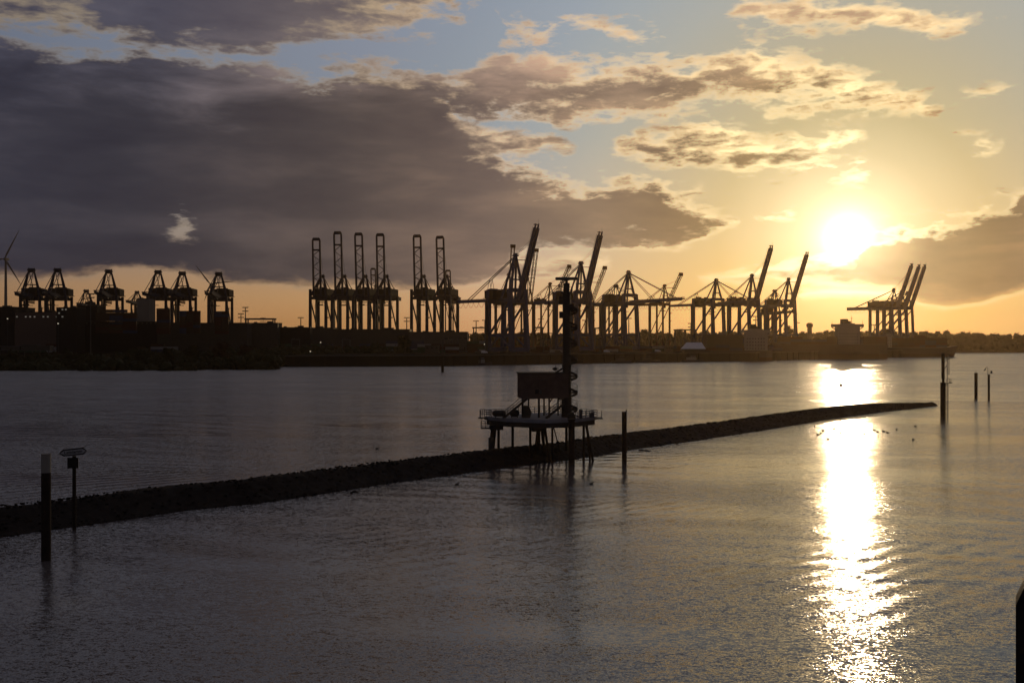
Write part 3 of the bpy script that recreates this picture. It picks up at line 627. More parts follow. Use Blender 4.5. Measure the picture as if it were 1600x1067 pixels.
# ---------------------------------------------------------------- radar station on piles
def rail(m, pts, h=1.1, step=1.25, r=.055, mid=2, close=False):
    pts = [V(p) for p in pts]
    if close: pts.append(pts[0])
    for a, b in zip(pts, pts[1:]):
        L = (b-a).length; k = max(1, int(round(L/step)))
        for i in range(k+1):
            p = a+(b-a)*i/k; m.tube(p, p+V((0,0,h)), r, 5)
        for q in range(mid+1):
            z = V((0,0,h*(q+1)/(mid+1))); m.tube(a+z, b+z, r*.85, 5)
    return m
def station():
    DS = 163.0; sc = DS/F
    root = empty('radar_station', (0,0,0), label='dark radar station on steel piles with brown cabin and tall round mast', cat='radar station')
    zd = 7.15
    Lf, Fr, Rt, Bk = V((X(757,166),166)), V((X(852,158.5),158.5)), V((X(933,166),166)), V((X(852,175),175))
    def P(px, D, z): return (X(px, D), D, z)
    # deck slab and its edge beam, a grating lip outside
    poly = [Lf, V((X(790,161.5),161.5)), Fr, V((X(900,161),161)), Rt, Bk]
    MB().prism([tuple(p) for p in poly], zd-.55, zd).build('deck', 'deck', root)
    inner = [V((p.x*.96+.04*X(845,166), p.y*.96+.04*166)) for p in poly]
    MB().prism([tuple(p) for p in inner], zd-1.35, zd-.55).build('edge_beam', 'dark', root)
    r_ = MB(); rp = [(p.x, p.y, zd) for p in poly]
    rail(r_, [P(750,166,zd)]+[P(757,167,zd)], 1.15, .6); rail(r_, [rp[0], rp[5], rp[4]]); rail(r_, [rp[4], P(903,161.3,zd)]); rail(r_, [rp[0], P(768,164.4,zd)], 1.15, .7)
    r_.build('railing', 'grey', root)
    w = MB(); w.box(P(755,166,zd-.25), (1.6,2.4,.14)).box(P(935,165,zd-.2), (1.3,2.6,.14)); w.box(P(762,164.5,5.35), (2.2,2.0,.14))
    w.beam(P(752,165.5,5.4), P(752,165.5,zd-.3), .1).beam(P(769,165.5,5.4), P(769,165.5,zd-.6), .1)
    w.build('walkway_grating', 'dark', root)
    r_ = MB(); rail(r_, [P(751,165.4,zd-.18), P(750.5,167,zd-.18)], 1.2, .6); rail(r_, [P(751.5,163.7,5.42), P(772,163.7,5.42)], 1.1, .75); rail(r_, [P(751.5,163.7,5.42), P(752,165.4,5.42)], 1.1, .75)
    rail(r_, [P(940,164,zd-.1), P(940,166.3,zd-.1)], 1.15, .7); r_.build('walkway_railing', 'grey', root)
    # piles: upright and battered
    def pile(px0, px1, D0, D1, w_, z1=zd-1.3, z0=-2.5, m='rust'): MB().tube(P(px1, D1, z0), P(px0, D0, z1), w_/2, 12).build('pile', m, root)
    for px, D, w_ in ((779,165,.44),(801,164,.44),(828.5,162,.40),(842,166,.5),(863,162,.36),(912,164,.42),(849,171,.45),(885,169,.45)): pile(px, px, D, D, w_)
    pile(772, 764.5, 165, 167, .95, zd-1.3); pile(841, 833, 162, 165, .5); pile(846, 855, 163, 165, .5); pile(851, 862, 163, 161.5, .42); pile(864, 884, 165, 168, .2)
    pile(916, 931, 164, 163.6, .42); pile(917, 924, 165, 163, .36)
    MB().tube(P(893,159.2,-3), P(893,159.2,zd-.1), .52, 18).box(P(893,159.2,zd-.02), (1.2,1.2,.12)).build('fender_pile', 'rust', root)
    MB().tube(P(767.5,163.2,-2), P(767.5,163.2,3.9), .46, 14).build('pile_sleeve', 'concrete', root)
    b = MB().beam(P(866,160.4,5.9), P(890,159.5,5.9), .22).beam(P(866,160.4,5.9), P(866,160.4,zd-1.2), .2)
    b.box(P(842,163,zd-1.7), (2.4,2.4,.9)).box(P(776,165,zd-1.7), (2.2,2.0,.8)); b.build('pile_cap', 'dark', root)
    # cabin on posts
    c0, c1 = 808.5, 878; Dc = 163.5; zt, zb = Z(583.5,Dc), Z(621.5,Dc)
    xa, xb = X(c0,Dc), X(c1+10,Dc); ya, yb = 163.0, 168.6
    cb = MB()
    sec = [(xa, zb+.15), (xa, zt), (xb, zt), (xb, zb+.1), (xa+7.2, zb-.35+.3), (xa+.95, zb-.2)]
    n = len(sec); cb.add([(x, ya, z) for x, z in sec]+[(x, yb, z) for x, z in sec], [tuple(range(n)), tuple(range(n, 2*n))[::-1]]+[(i, i+n, (i+1) % n+n, (i+1) % n) for i in range(n)])
    for i in range(1, 18): cb.box((xa+(xb-xa)*i/18, ya-.015, (zb+zt)/2+.15), (.05, .05, zt-zb-.6))
    cab = cb.build('cabin', 'cabin', root)
    MB().box(((xa+xb)/2, (ya+yb)/2, zt+.09), (xb-xa+.3, yb-ya+.3, .16)).build('roof', 'dark', cab)
    wx = X(839,163); wz = Z(612,163)
    MB().box((wx, ya-.05, wz), (.62,.06,.72)).build('window', 'glass', cab)
    MB().box((wx+.62, ya-.06, wz), (.3,.08,.72)).box((X(851,163), ya-.07, Z(593,163)), (1.3,.1,.08)).build('window_shutter', 'grey', cab)
    for px in (816.5, 842, 858): MB().beam(P(px,163.6,zd), P(px,163.6,zb+.1), .34 if px < 850 else .26).build('cabin_post', 'dark', root)
    for px in (826, 850, 872): MB().beam(P(px,168,zd), P(px,168,zb+.1), .26).build('cabin_post', 'dark', root)
    MB().beam(P(859,163.6,zb-.7), P(864,163.6,zb+.1), .2).beam(P(873,163.6,zb-.2), P(881,163.6,zb+.1), .3).build('post_bracket', 'dark', root)
    # stair flights
    def flight(a, b, wd, name='stair_flight'):
        a, b = V(a), V(b); m = MB(); n = int((b.z-a.z)/.2)
        for s_ in (-wd/2, wd/2): m.beam(a+V((0,s_,0)), b+V((0,s_,0)), .06, .34)
        for i in range(n+1):
            p = a+(b-a)*i/n; m.box(p, (.28, wd, .04))
        f = m.build(name, 'dark', root); q = MB()
        for s_ in (-wd/2, wd/2):
            for i in range(6):
                p = a+(b-a)*i/5+V((0,s_,0)); q.tube(p, p+V((0,0,1.05)), .028, 5)
            for h in (.55, 1.05): q.tube(a+V((0,s_,h)), b+V((0,s_,h)), .028, 5)
        q.build('handrail', 'grey', f)
    flight(P(787,162.6,zd), P(824,162.6,zb-.05), .95); flight(P(853,162.0,zd), P(881,162.2,Z(631,162)), .8)
    # round mast, spiral stair, radar scanner
    mx, my = X(885.2,164.5), 164.5; mt = Z(458,164.5)
    mb = MB(); mb.tube((mx,my,zd), (mx,my,10.4), .86, 20).tube((mx,my,10.4), (mx,my,mt), .66, 20)
    for z in (10.4, 15.6, 20.8): mb.tube((mx,my,z-.12), (mx,my,z+.12), .78 if z > 11 else .92, 20)
    for i in range(14): mb.box((mx-.3, my-.68, 11+i*1.2), (.35,.12,.08))
    mast = mb.build('mast', 'dark', root, smooth=False)
    sx, sy = X(892.0,165), 165.0; sr = 1.12; sm = MB(); turns = (mt-2.6-zd)/2.72; n = int(turns*16)
    sm.tube((sx,sy,zd), (sx,sy,mt-2.2), .07, 8); z0 = zd+.9
    hr = []
    for i in range(n):
        t = i/16*2*pi*-1+1.0; z = z0+i*2.72/16; t2 = t-2*pi/16
        a_ = (sx+cos(t)*sr, sy+sin(t)*sr); b_ = (sx+cos(t2)*sr, sy+sin(t2)*sr)
        sm.prism([(sx, sy), b_, a_], z-.10, z)
        sm.beam((a_[0], a_[1], z-.10), (b_[0], b_[1], z+.07), .05, .34)
        hr.append((a_[0], a_[1], z+1.02))
        if i % 2 == 0: sm.tube((a_[0], a_[1], z), (a_[0], a_[1], z+1.02), .024, 5)
        if i % 16 == 4: sm.beam((mx, my, z-.25), (sx+sr*.9, sy, z-.25), .12, .2)
    sm.path(hr, .028, 5); sm.path([(x, y, z-.5) for x, y, z in hr], .02, 5); sm.build('spiral_stair', 'dark', root)
    hd = MB().tube((mx,my,mt-.1), (mx,my,mt+.1), 1.05, 20).tube((mx,my,mt), (mx,my,mt+.9), .5, 12).box((mx,my,mt+1.25), (1.0,1.0,.8)).tube((mx,my,mt+1.5), (mx,my,mt+2.1), .24, 8)
    for a_, z_, h_ in ((-.95,-1.2,1.3),(.9,-2.3,1.0),(-.85,-3.6,1.1)): MB().box((mx+a_,my,mt+z_), (.7,.6,h_)).build('equipment_box', 'dark', root)
    hd.tube((mx+.9,my-.3,mt), (mx+.9,my-.3,mt+1.0), .05, 6)
    hd.build('scanner_pedestal', 'dark', root)
    sc_ = MB(); zc = Z(435.5, 164.5); da = V((1, .12, .012)).normalized(); c = V((mx-.02, my, zc))
    sc_.tube(c-da*1.72, c+da*1.72, .27, 10); sc_.tube(c-da*1.84, c-da*1.72, .17, 8, .27); sc_.tube(c+da*1.72, c+da*1.84, .27, 8, .17); sc_.box((mx,my,zc-.22), (.9,.3,.2))
    sc_.build('radar_scanner', 'grey', root)
    r_ = MB(); rail(r_, [(mx+cos(i*pi/5)*1.02, my+sin(i*pi/5)*1.02, mt+.08) for i in range(10)], .9, .9, .024, 1, True); r_.build('mast_head_railing', 'grey', root)
    l = MB(); lx = X(868,164); l.tube((lx,164,zt), (lx,164,zt+1.7), .04, 6); l.blob((lx-.05,164,zt+.75), .42, (1.2,1,.8), .1); l.beam((lx,164,zt+.1), (mx,my,zt+1.2), .08, .3)
    for i in range(5): l.tube((lx+.5+i*.28,163.6,zt+.1), (lx+.5+i*.28,163.6,zt+1.1), .022, 5)
    l.build('searchlight', 'dark', root)
    # loose gear on the deck
    def item(name, m, px, D, mb, label, cat, kids=()):
        o = mb.build(name, m, None, (X(px,D), D, zd)); tag(o, label, cat, None)
        return o
    f = MB(); f.tube((-1.15,0,.75), (-.8,0,.75), .25, 8, .52).tube((-.8,0,.75), (.75,0,.75), .52, 8).tube((.75,0,.75), (1.1,0,.75), .52, 8, .25)
    for x in (-.6, .6): f.box((x,0,.12), (.12,1.0,.24)).tube((x-.05,0,.75), (x+.05,0,.75), .57, 8)
    o = item('float_drum', 'dark', 780, 162.8, f, 'long dark eight-sided drum lying on a cradle at the left end of the deck', 'drum')
    f = MB(); f.tube((-.8,0,.72), (-.45,0,.72), .3, 6, .66).tube((-.45,0,.72), (.45,0,.72), .66, 6).tube((.45,0,.72), (.8,0,.72), .66, 6, .3)
    for x in (-.5, .5): f.box((x,0,.08), (.14,1.1,.16))
    item('float_drum', 'dark', 804, 163.6, f, 'short dark six-sided drum under the stair flight on the deck', 'drum')
    f = MB(); pol = [(-.5,0),(.62,0),(.95,.9),(.45,1.95),(-.3,2.05),(-.5,1.9)]
    f.add([(x,-.35,z) for x, z in pol]+[(x,.35,z) for x, z in pol], [tuple(range(6)), tuple(range(6,12))[::-1]]+[(i,i+6,(i+1)%6+6,(i+1)%6) for i in range(6)])
    f.box((.1,-.37,1.0), (.8,.05,.1)); item('cable_reel_housing', 'dark', 822, 162.9, f, 'dark angular housing standing on deck under the cabin floor', 'housing')
    f = MB().box((0,0,.68), (.5,.45,1.36)).box((0,0,1.4), (.58,.53,.08)).box((0,-.24,.8), (.36,.03,.9)); item('control_cabinet', 'grey', 907.5, 161.8, f, 'upright grey control cabinet on the right side of the deck', 'cabinet')
    f = MB().box((0,0,.45), (1.2,.7,.5)).tube((-.4,0,.2), (-.4,0,.75), .3, 10).beam((.5,0,.6), (1.25,0,.35), .12).box((0,0,.1), (1.3,.8,.14)).box((.1,0,.85), (.7,.5,.3)); item('winch', 'dark', 893, 161.0, f, 'low dark winch on deck at the foot of the mast', 'winch')
    f = MB().box((0,0,.35), (.7,.5,.7)).box((0,0,.74), (.76,.56,.06)).tube((.1,0,.7), (.1,0,1.1), .05, 6); item('storage_box', 'grey', 925, 164.0, f, 'small grey box by the railing at the right end of the deck', 'box')
station()

# ---------------------------------------------------------------- single piles, marks and signs
def pile_thing(px, base, top, wpx, label, name='mooring_pile', cat='pile', m='rust', cap=None):
    D = DW(base); r = wpx/F*D/2; zt = Z(top, D)
    root = empty(name, (X(px,D), D, 0), label=label, cat=cat)
    zc = zt-(cap or .25)
    b = MB().tube((0,0,-3), (0,0,zc), r, 20)
    for z in (1.0, 2.4): b.tube((0,0,z), (0,0,z+.1), r*1.03, 20)
    b.build('shaft', m, root)
    return root, D, r, zt, zc
root, D, r, zt, zc = pile_thing(72, 875, 708.5, 14.4, 'thick black mooring pile with a white painted top, leftmost in the water', cap=1.72)
MB().tube((0,0,zc), (0,0,zt-.06), r*1.004, 24).tube((0,0,zt-.06), (0,0,zt), r*1.05, 24).build('painted_top', 'white', root)
root, D, r, zt, zc = pile_thing(975.5, 723, 643, 7.6, 'plain dark steel pile standing between the radar station and the middle of the dam')
MB().tube((0,0,zc), (0,0,zt), r*1.06, 20).tube((r*.8,0,zt), (r*.8,0,zt+.35), .09, 8).build('cap', 'dark', root)
root, D, r, zt, zc = pile_thing(1525, 622, 582.5, 4.8, 'dark pile with a short spike, second from the right edge of the river')
MB().tube((0,0,zc), (0,0,zt), r*1.12, 16).tube((0,0,zt), (0,0,zt+.9), .10, 6, .03).build('cap', 'dark', root)
root, D, r, zt, zc = pile_thing(1545, 625, 585, 3.4, 'slim dark pile topped by a lantern bracket and bent rods, right of the spiked pile')
c = MB().tube((0,0,zc), (0,0,zt), r*1.25, 12).box((.55,0,zt+.35), (.9,.5,.1)).box((.85,0,zt+.75), (.45,.4,.9)); c.build('lantern', 'dark', root)
c = MB(); c.path([(-.45,0,zt-.1),(-.5,0,zt+1.4),(-.35,0,zt+2.1),(-.7,0,zt+2.5),(-1.1,0,zt+2.0)], .06, 6); c.tube((0,0,zt), (.05,0,zt+1.9), .05, 6); c.beam((-1.5,0,zt+1.2), (-1.0,0,zt+1.9), .5, .18); c.build('bent_rod', 'dark', root)
# lateral mark with ball
D = DW(657); root = empty('beacon_pole', (X(1314,D), D, 0), label='thin pole with a round ball topmark standing in the sun glitter', cat='beacon')
MB().tube((0,0,-2), (0,0,Z(603,D)), .10, 8, .07).build('pole', 'rust', root)
b = MB(); 
for i in range(6):
    z0, z1 = Z(604.5,D)+i*.15, Z(604.5,D)+(i+1)*.15; b.tube((0,0,z0), (0,0,z1), .48*sin(.35+i*.42), 12, .48*sin(.35+(i+1)*.40))
b.build('ball_topmark', 'rust', root)
# tall pile with caged ladder
def ladder_pile():
    D = DW(652.5); x = X(1473.5, D); k = D/F
    root = empty('beacon_pile', (x, D, 0), label='tall stepped steel pile with caged ladder and two platforms at the end of the dam', cat='beacon pile')
    z1, zt = Z(598,D), Z(553,D)
    MB().tube((0,0,-3), (0,0,z1), .65, 20).tube((0,0,z1), (0,0,z1+.1), .7, 20).build('lower_shaft', 'rust', root)
    MB().tube((.05,0,z1), (.05,0,z1+1.0), .30, 12).tube((0,0,z1+1.0), (0,0,zt), .40, 16).build('upper_shaft', 'rust', root)
    l = MB()
    for s_ in (-.2, .2): l.tube((.95,s_,-.5), (.95,s_,z1), .04, 6); l.tube((1.25,s_,-.5), (1.25,s_,z1), .05, 6); l.tube((1.1,s_,z1), (1.1,s_,zt-.6), .04, 6)
    for i in range(int((zt-.6)/.35)): z = i*.35; l.tube((1.1,-.2,z), (1.1,.2,z), .03, 5)
    for i in range(6): l.beam((.5,0,.8+i*1.55), (1.25,0,.8+i*1.55), .07)
    l.build('ladder', 'dark', root)
    c = MB()
    for i in range(9):
        z = z1+2.2+i*.62; P_ = [(1.1+.42*cos(a)+.15, .42*sin(a), z) for a in [(-2.2+q*.55) for q in range(9)]]; c.path(P_, .035, 4)
    for a in (-1.6,-.8,0,.8,1.6): c.tube((1.25+.42*cos(a), .42*sin(a), z1+2.0), (1.25+.42*cos(a), .42*sin(a), zt+.1), .03, 4)
    c.build('ladder_cage', 'grey', root)
    for z, w_, nm in ((z1-.05, 1.75, 'platform'), (zt-1.15, 1.85, 'platform')):
        p = MB().box((w_/2+.35,0,z), (w_,1.3,.12)).beam((.3,0,z-.9), (w_*.8,0,z-.05), .09)
        if z < zt-2: p.tube((w_,-.2,z-.05), (w_,-.2,z+.25), .28, 8)
        rail(p, [(.6,-.62,z),(w_+.2,-.62,z),(w_+.2,.62,z),(.6,.62,z)], 1.05, .6, .028, 1)
        p.build(nm, 'dark', root)
    t = MB().box((0,0,zt+.06), (.95,.95,.12)).beam((.1,0,zt+.1), (1.6,0,zt+1.05), .05).tube((0,0,zt), (0,0,zt+.35), .12, 8).beam((.15,0,z1+3.2), (.95,0,z1+4.4), .14); t.build('top_bracket', 'dark', root)
ladder_pile()
# small dolphin with boards near the far bank
D = DW(581); root = empty('navigation_board', (X(691.5,D), D, 0), label='small dark pile with pale stacked boards near the far quay', cat='navigation board')
MB().tube((0,0,-2), (0,0,Z(556,D)), .85, 12).build('shaft', 'rust', root)
MB().beam((0,0,Z(556,D)), (0,0,Z(531,D)), .35).box((0,-.3,Z(540,D)), (1.5,.12,1.8)).box((0,-.3,Z(546,D)), (1.5,.12,1.4)).box((0,-.3,Z(552,D)), (1.9,.12,1.9)).build('board', 'concrete', root)
# name sign on the dam
def name_sign():
    D = 104.5; x = X(116, D); k = D/F
    root = empty('dam_sign', (x, D, 0), label='arrow shaped name sign over a square board on a post, on the dam', cat='sign')
    MB().tube((0,0,-1), (0,0,Z(712,D)), .19, 14).build('post', 'rust', root)
    MB().box((-.03,-.26,Z(722.6,D)), (1.14,.08,1.12)).build('board', 'signb', root)
    # the arrow is turned about the post so that its right end recedes and it leans a little uphill
    e = MB(); zc = Z(705.6,D); L = 1.42; h = .37
    def arrow(s_, y):
        return [(-L*s_-.0, 0), (-L*s_+.46, h*s_), (L*s_-.36, h*s_), (L*s_, .02), (L*s_-.36, -h*s_), (-L*s_+.46, -h*s_)]
    A = arrow(1, 0); n = 6
    def slab(pl, y0, y1, mi): 
        e.cur = mi; e.add([(x_, y0, z_) for x_, z_ in pl]+[(x_, y1, z_) for x_, z_ in pl], [tuple(range(n))[::-1], tuple(range(n, 2*n))]+[(i, (i+1) % n, n+(i+1) % n, n+i) for i in range(n)])
    slab(A, -.02, .06, 0)
    B = [(x_*.92+.03, z_*.64) for x_, z_ in A]; slab(B, -.035, -.02, 1)
    o = e.build('name_board', ['signb', 'signw'], root)
    o.location = (-.02, -.28, zc); o.rotation_euler = (0, R(-5.5), R(6))
    t = bpy.data.curves.new('lettering', 'FONT'); t.body = 'Leitdamm'; t.size = .46; t.align_x = 'CENTER'; t.align_y = 'CENTER'; t.extrude = .004; t.offset = .006
    to = bpy.data.objects.new('lettering', t); COL.objects.link(to); bpy.context.view_layer.update()
    me = bpy.data.meshes.new_from_object(to.evaluated_get(bpy.context.evaluated_depsgraph_get())); bpy.data.objects.remove(to)
    to = bpy.data.objects.new('lettering', me); COL.objects.link(to); to.data.materials.clear(); to.data.materials.append(M['signb']); to.parent = o; to.location = (.05,-.045,.0); to.rotation_euler = (R(90),0,0)
    br = MB().beam((L-.3,0,h+.0), (L+.1,0,h+.2), .05); b_ = br.build('bracket', 'dark', root); b_.location = o.location; b_.rotation_euler = o.rotation_euler
name_sign()
# black dolphin cut by the right edge of the picture
D = 46.0; x = X(1587,D); root = empty('mooring_dolphin', (x, D, 0), -atan2(x, D), label='black steel mooring dolphin with a slanted shoulder, cut by the right edge', cat='dolphin')
zs = Z(938,D); zt = Z(868,D)
g = MB(); A = [(0,-3),(0,zs),(.85,zt),(2.6,zt),(2.6,-3)]
g.add([(a,-.9,z) for a,z in A]+[(a,.9,z) for a,z in A], [(0,4,3,2,1),(5,6,7,8,9)]+[(i,(i+1)%5,(i+1)%5+5,i+5) for i in range(5)]); g.build('body', 'signb', root)
g = MB(); [g.box((1.3, -.95, zs-2.0-i*1.6), (2.3,.1,.25)) for i in range(3)]; g.build('rubbing_strake', 'rust', root)

# ---------------------------------------------------------------- birds and drift
def duck(px, py, name, m, label, group, rz=0, s=1.0):
    D = DW(py); b = MB(); b.blob((0,0,.08), .24, (1.5,.8,.6), .05).blob((.30,0,.26), .10, (1.1,.9,.9), .05).beam((.22,0,.1), (.29,0,.25), .08).beam((.38,0,.25), (.48,0,.23), .04).beam((-.3,0,.1), (-.48,0,.2), .12, .03)
    o = b.build(name, m, None, (X(px,D), D, 0)); o.rotation_euler = (0,0,rz); o.scale = (s,s,s); return tag(o, label, 'bird', group)
rnd = random.Random(3)
dk = [(1273,666),(1286,673),(1278,679),(1283,677),(1303,670),(1332,672),(1347,671),(1350,678),(1366,672),(1371,675),(1381,674),(1387,676),(1430,666),(1313,676),(1294,686),(1318,684),(1427,687),(1401,671)]
NTH = 'leftmost|second|third|fourth|fifth|sixth|seventh|eighth|ninth|tenth|eleventh|twelfth|thirteenth|fourteenth|fifteenth|sixteenth|seventeenth|rightmost'.split('|')
for i, (px, py) in enumerate(sorted(dk)): duck(px, py, 'duck', 'duck', f'{NTH[i]} dark duck' + (' from the left' if 0 < i < 17 else '') + ' in the scattered flock near the sun glitter', 'ducks floating by the dam', rnd.uniform(0,6), 1.0)
for px, py, lab in ((589,701,'small dark bird flying low over water beyond the dam'),(924,756,'lone dark duck floating below the radar station'),(714,757,'lone dark duck floating off the dam left of the station')): duck(px, py, 'water_bird', 'duck', lab, None, .3, .9)
for i, (px, py, lab) in enumerate(((549,770,'left stone awash at the foot of the dam'),(553,769,'middle stone awash at the foot of the dam'),(557,769,'right stone awash at the foot of the dam'))):
    D = DW(py); tag(MB().blob((0,0,0), .28, (1.2,1,.8), .3).build('rock', 'stone', None, (X(px,D), D, 0)), lab, 'rock', 'stones awash below the dam')
for px, py, lab in ((1004,704,'left flat stone awash by the dam right of the lone pile'),(1011,704.5,'right flat stone awash by the dam right of the lone pile')):
    D = DW(py); tag(MB().blob((0,0,0), .5, (1.8,1,.4), .3).build('rock', 'stone', None, (X(px,D), D, 0)), lab, 'rock', 'stones awash by the pile')

# ---------------------------------------------------------------- containers, buildings, ships on the far side
def container_mesh(L):
    b = MB(); W, H = 2.44, 2.59; n = int(L/.9)
    b.box((0,0,H/2), (L-.1, W-.1, H-.1))
    for s_ in (-1, 1):
        for i in range(n): b.box((-L/2+(i+.5)*L/n, s_*(W/2-.03), H/2), (L/n*.5, .06, H-.4))
        for q in (-1, 1): b.box((q*(L/2-.09), s_*(W/2-.09), H/2), (.18,.18,H))
        for z in (.08, H-.08): b.box((0, s_*(W/2-.08), z), (L-.36,.15,.16))
    for q in (-1, 1):
        for i in (-1, 1): b.tube((q*(L/2+.01), i*.5, .1), (q*(L/2+.01), i*.5, H-.1), .03, 4)
    return b
CM = {}
def cmesh(L, c):
    if (L, c) not in CM:
        o = container_mesh(L).build('shipping_container', c); CM[(L, c)] = o.data; COL.objects.unlink(o); bpy.data.objects.remove(o)
    return CM[(L, c)]
CN = {'c_red':'rust red','c_blue':'dark blue','c_green':'green','c_grey':'pale grey','c_brown':'brown','c_orange':'orange'}
ORD = ['first','second','third','fourth','fifth','sixth','seventh','eighth','ninth','tenth']
rc = random.Random(11); NC = [0]
def stack(px, D, cols, tiers, z0, L, where, group, weights=('c_red','c_blue','c_brown','c_green','c_grey'), rag=0):
    for i in range(cols):
        t_ = tiers if not rag else max(1, tiers-rc.randint(0, rag))
        for j in range(t_):
            c = rc.choice(weights); o = bpy.data.objects.new('shipping_container', cmesh(L, c)); COL.objects.link(o); NC[0] += 1
            o.location = (X(px, D)+(i+.5)*(L+.15), D, z0+j*2.60)
            col = 'only' if cols == 1 else ('left' if i == 0 else 'right' if i == cols-1 else 'middle' if cols == 3 else ORD[i])
            row_ = 'bottom' if j == 0 else ('top' if j == t_-1 else ORD[j]+' up')
            tag(o, f'{CN[c]} container, {row_} in the {col} column, {where}', 'container', group)
dk_ = ('c_red','c_blue','c_brown','c_brown')
G_ = 'containers on the ship moored at the left terminal'
stack(150, 900, 3, 3, 44.0-7.8, 12.2, 'upper broad stack beside silo', G_, dk_)
stack(156, 901.5, 2, 1, 52.0-7.8+.01, 12.2, 'topmost row beside silo', G_, dk_)
stack(245, 905, 1, 9, 24.6, 12.2, 'narrow stack right of silo', G_, dk_)
stack(281, 905, 3, 8, 25, 6.06, 'wide stack under twin cranes', G_, dk_)
stack(336, 905, 2, 8, 24.6, 6.06, 'stack under rightmost end-on crane', G_, dk_)
stack(150, 903, 3, 4, 25.4, 12.2, 'lower broad stack beside silo', G_, dk_)
G2_ = 'containers stacked in the terminal yard'
def yard(px, D, cols, tiers, L, where, w=('c_red','c_blue','c_brown','c_green','c_grey'), rag=1): stack(px, D, cols, tiers, GZ, L, where, G2_, w, rag)
yard(396, 960, 3, 4, 12.2, 'yard under low gantry frame', rag=1)
yard(441, 965, 4, 3, 12.2, 'yard before first upright boom', rag=1)
yard(522, 965, 5, 3, 12.2, 'yard below the upright booms', rag=1)
yard(603, 970, 3, 4, 12.2, 'yard beside the crane gap', rag=1)
yard(652, 880, 3, 3, 12.2, 'yard below detached crane pair', rag=1)
yard(728, 930, 2, 4, 12.2, 'stack left of blue crane', rag=0)
yard(1000, 1010, 4, 2, 12.2, 'right of broad legged crane', rag=1)
yard(640, 905, 5, 2, 12.2, 'front quay row, detached pair', rag=1)
yard(866, 960, 5, 2, 12.2, 'quay row behind radar mast', rag=1)
yard(795, 905, 4, 2, 12.2, 'row behind big blue crane', rag=1)
yard(930, 990, 3, 3, 12.2, 'left of broad legged crane', rag=1)
yard(1108, 1120, 4, 3, 12.2, 'behind the pale roofed hall', rag=1)
yard(30, 905, 3, 3, 12.2, 'behind the pale jetty house', rag=1)
yard(215, 915, 3, 3, 12.2, 'stack at the silo foot', ('c_grey','c_blue','c_grey','c_brown'), rag=1)
def building(name, px0, px1, top, D, depth, m, label, cat='building', base=GZ, rows=0, roof='dark', win='glass', wspan=(0,1), wtop=1.5, roofbits=True):
    x0, x1 = X(px0, D), X(px1, D); zt = Z(top, D); w = x1-x0
    root = empty(name, ((x0+x1)/2, D, base), label=label, cat=cat); h = zt-base
    MB().box((0, depth/2, h/2), (w, depth, h)).build('wall', m, root)
    r_ = MB().box((0, depth/2, h+.25), (w+.6, depth+.6, .5))
    if roofbits:
        r_.box((w*.2, depth*.4, h+1.2), (w*.15, 4, 1.6)).box((-w*.25, depth*.4, h+.9), (w*.08, 3, 1.0))
    r_.build('roof', roof, root)
    for q in range(rows):
        n = max(3, int(w*(wspan[1]-wspan[0])/4.0))
        for i in range(min(n, 24)):
            if win == 'win' and rc.random() < .35: continue
            MB().box((-w/2+w*wspan[0]+(i+.5)*w*(wspan[1]-wspan[0])/n, -.04, h-wtop-q*3.2), (1.5,.12,1.2)).build('window', win, root)
    return root
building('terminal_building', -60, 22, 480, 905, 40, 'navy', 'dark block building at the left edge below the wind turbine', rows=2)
building('terminal_building', 23, 92, 488, 905, 30, 'cabin', 'long low dark building right of the edge block with small lit windows', rows=1, win='win', wtop=4)
building('stair_building', 88, 120, 481, 890, 18, 'navy', 'dark building with pale lit stair windows under the second end-on crane', rows=3, win='win', wspan=(.05,.55))
building('warehouse', 120, 152, 478, 960, 20, 'navy', 'dark box shed left of the broadest container stack')
building('warehouse', 92, 246, 503, 930, 25, 'navy', 'long dark shed with a pale eaves line below the container stack', rows=1, win='concrete', wtop=1.2)
building('warehouse', 246, 386, 505, 925, 18, 'dark', 'long dark shed right of the silo below the end-on cranes')
building('silo_block', 214, 233, 467, 935, 16, 'silo', 'pale beige upright silo block between the container stacks', cat='silo')
building('warehouse', 384, 434, 505, 950, 18, 'dark', 'flat dark shed under the flat topped yard gantry')
building('warehouse', 430, 484, 512, 960, 16, 'navy', 'low dark shed left of the first upright boom crane')
building('warehouse', 440, 520, 512.5, 1010, 30, 'dark', 'long flat dark shed left of the row of upright booms')
building('warehouse', 520, 640, 515, 1010, 30, 'dark', 'long flat dark shed below the row of upright booms')
building('warehouse', 640, 730, 519, 1000, 30, 'concrete', 'flat grey shed below the detached pair of upright booms')
building('warehouse', 1105, 1160, 524, 1090, 24, 'dark', 'low dark shed between the white roofed boat and the ship deckhouse')
# jetty house on the left bank: pale pontoon hut with posts
def jetty_house():
    D = 700; root = empty('jetty_house', (X(38,D), D, 0), label='long pale low hut on posts on the left river bank', cat='jetty house')
    z = Z(547,D); w = 80/F*D
    MB().box((0,4,z), (w,9,.5)).build('deck', 'concrete', root)
    b = MB()
    for x0, x1, h in ((-.48,-.1,2.4),(-.08,.22,3.4),(.22,.49,3.0)): b.box(((x0+x1)/2*w,4,z+h/2+.3), ((x1-x0)*w-.3,6,h))
    b.build('wall', 'concrete', root)
    MB().box((.07*w,4,z+4), (.32*w,7,.3)).box((-.28*w,4,z+2.9), (.42*w,7,.3)).build('roof', 'grey', root)
    for i in range(7): MB().beam((-w/2+1+i*(w-2)/6,0,-1), (-w/2+1+i*(w-2)/6,0,z-.2), .5).build('post', 'concrete', root)
jetty_house()
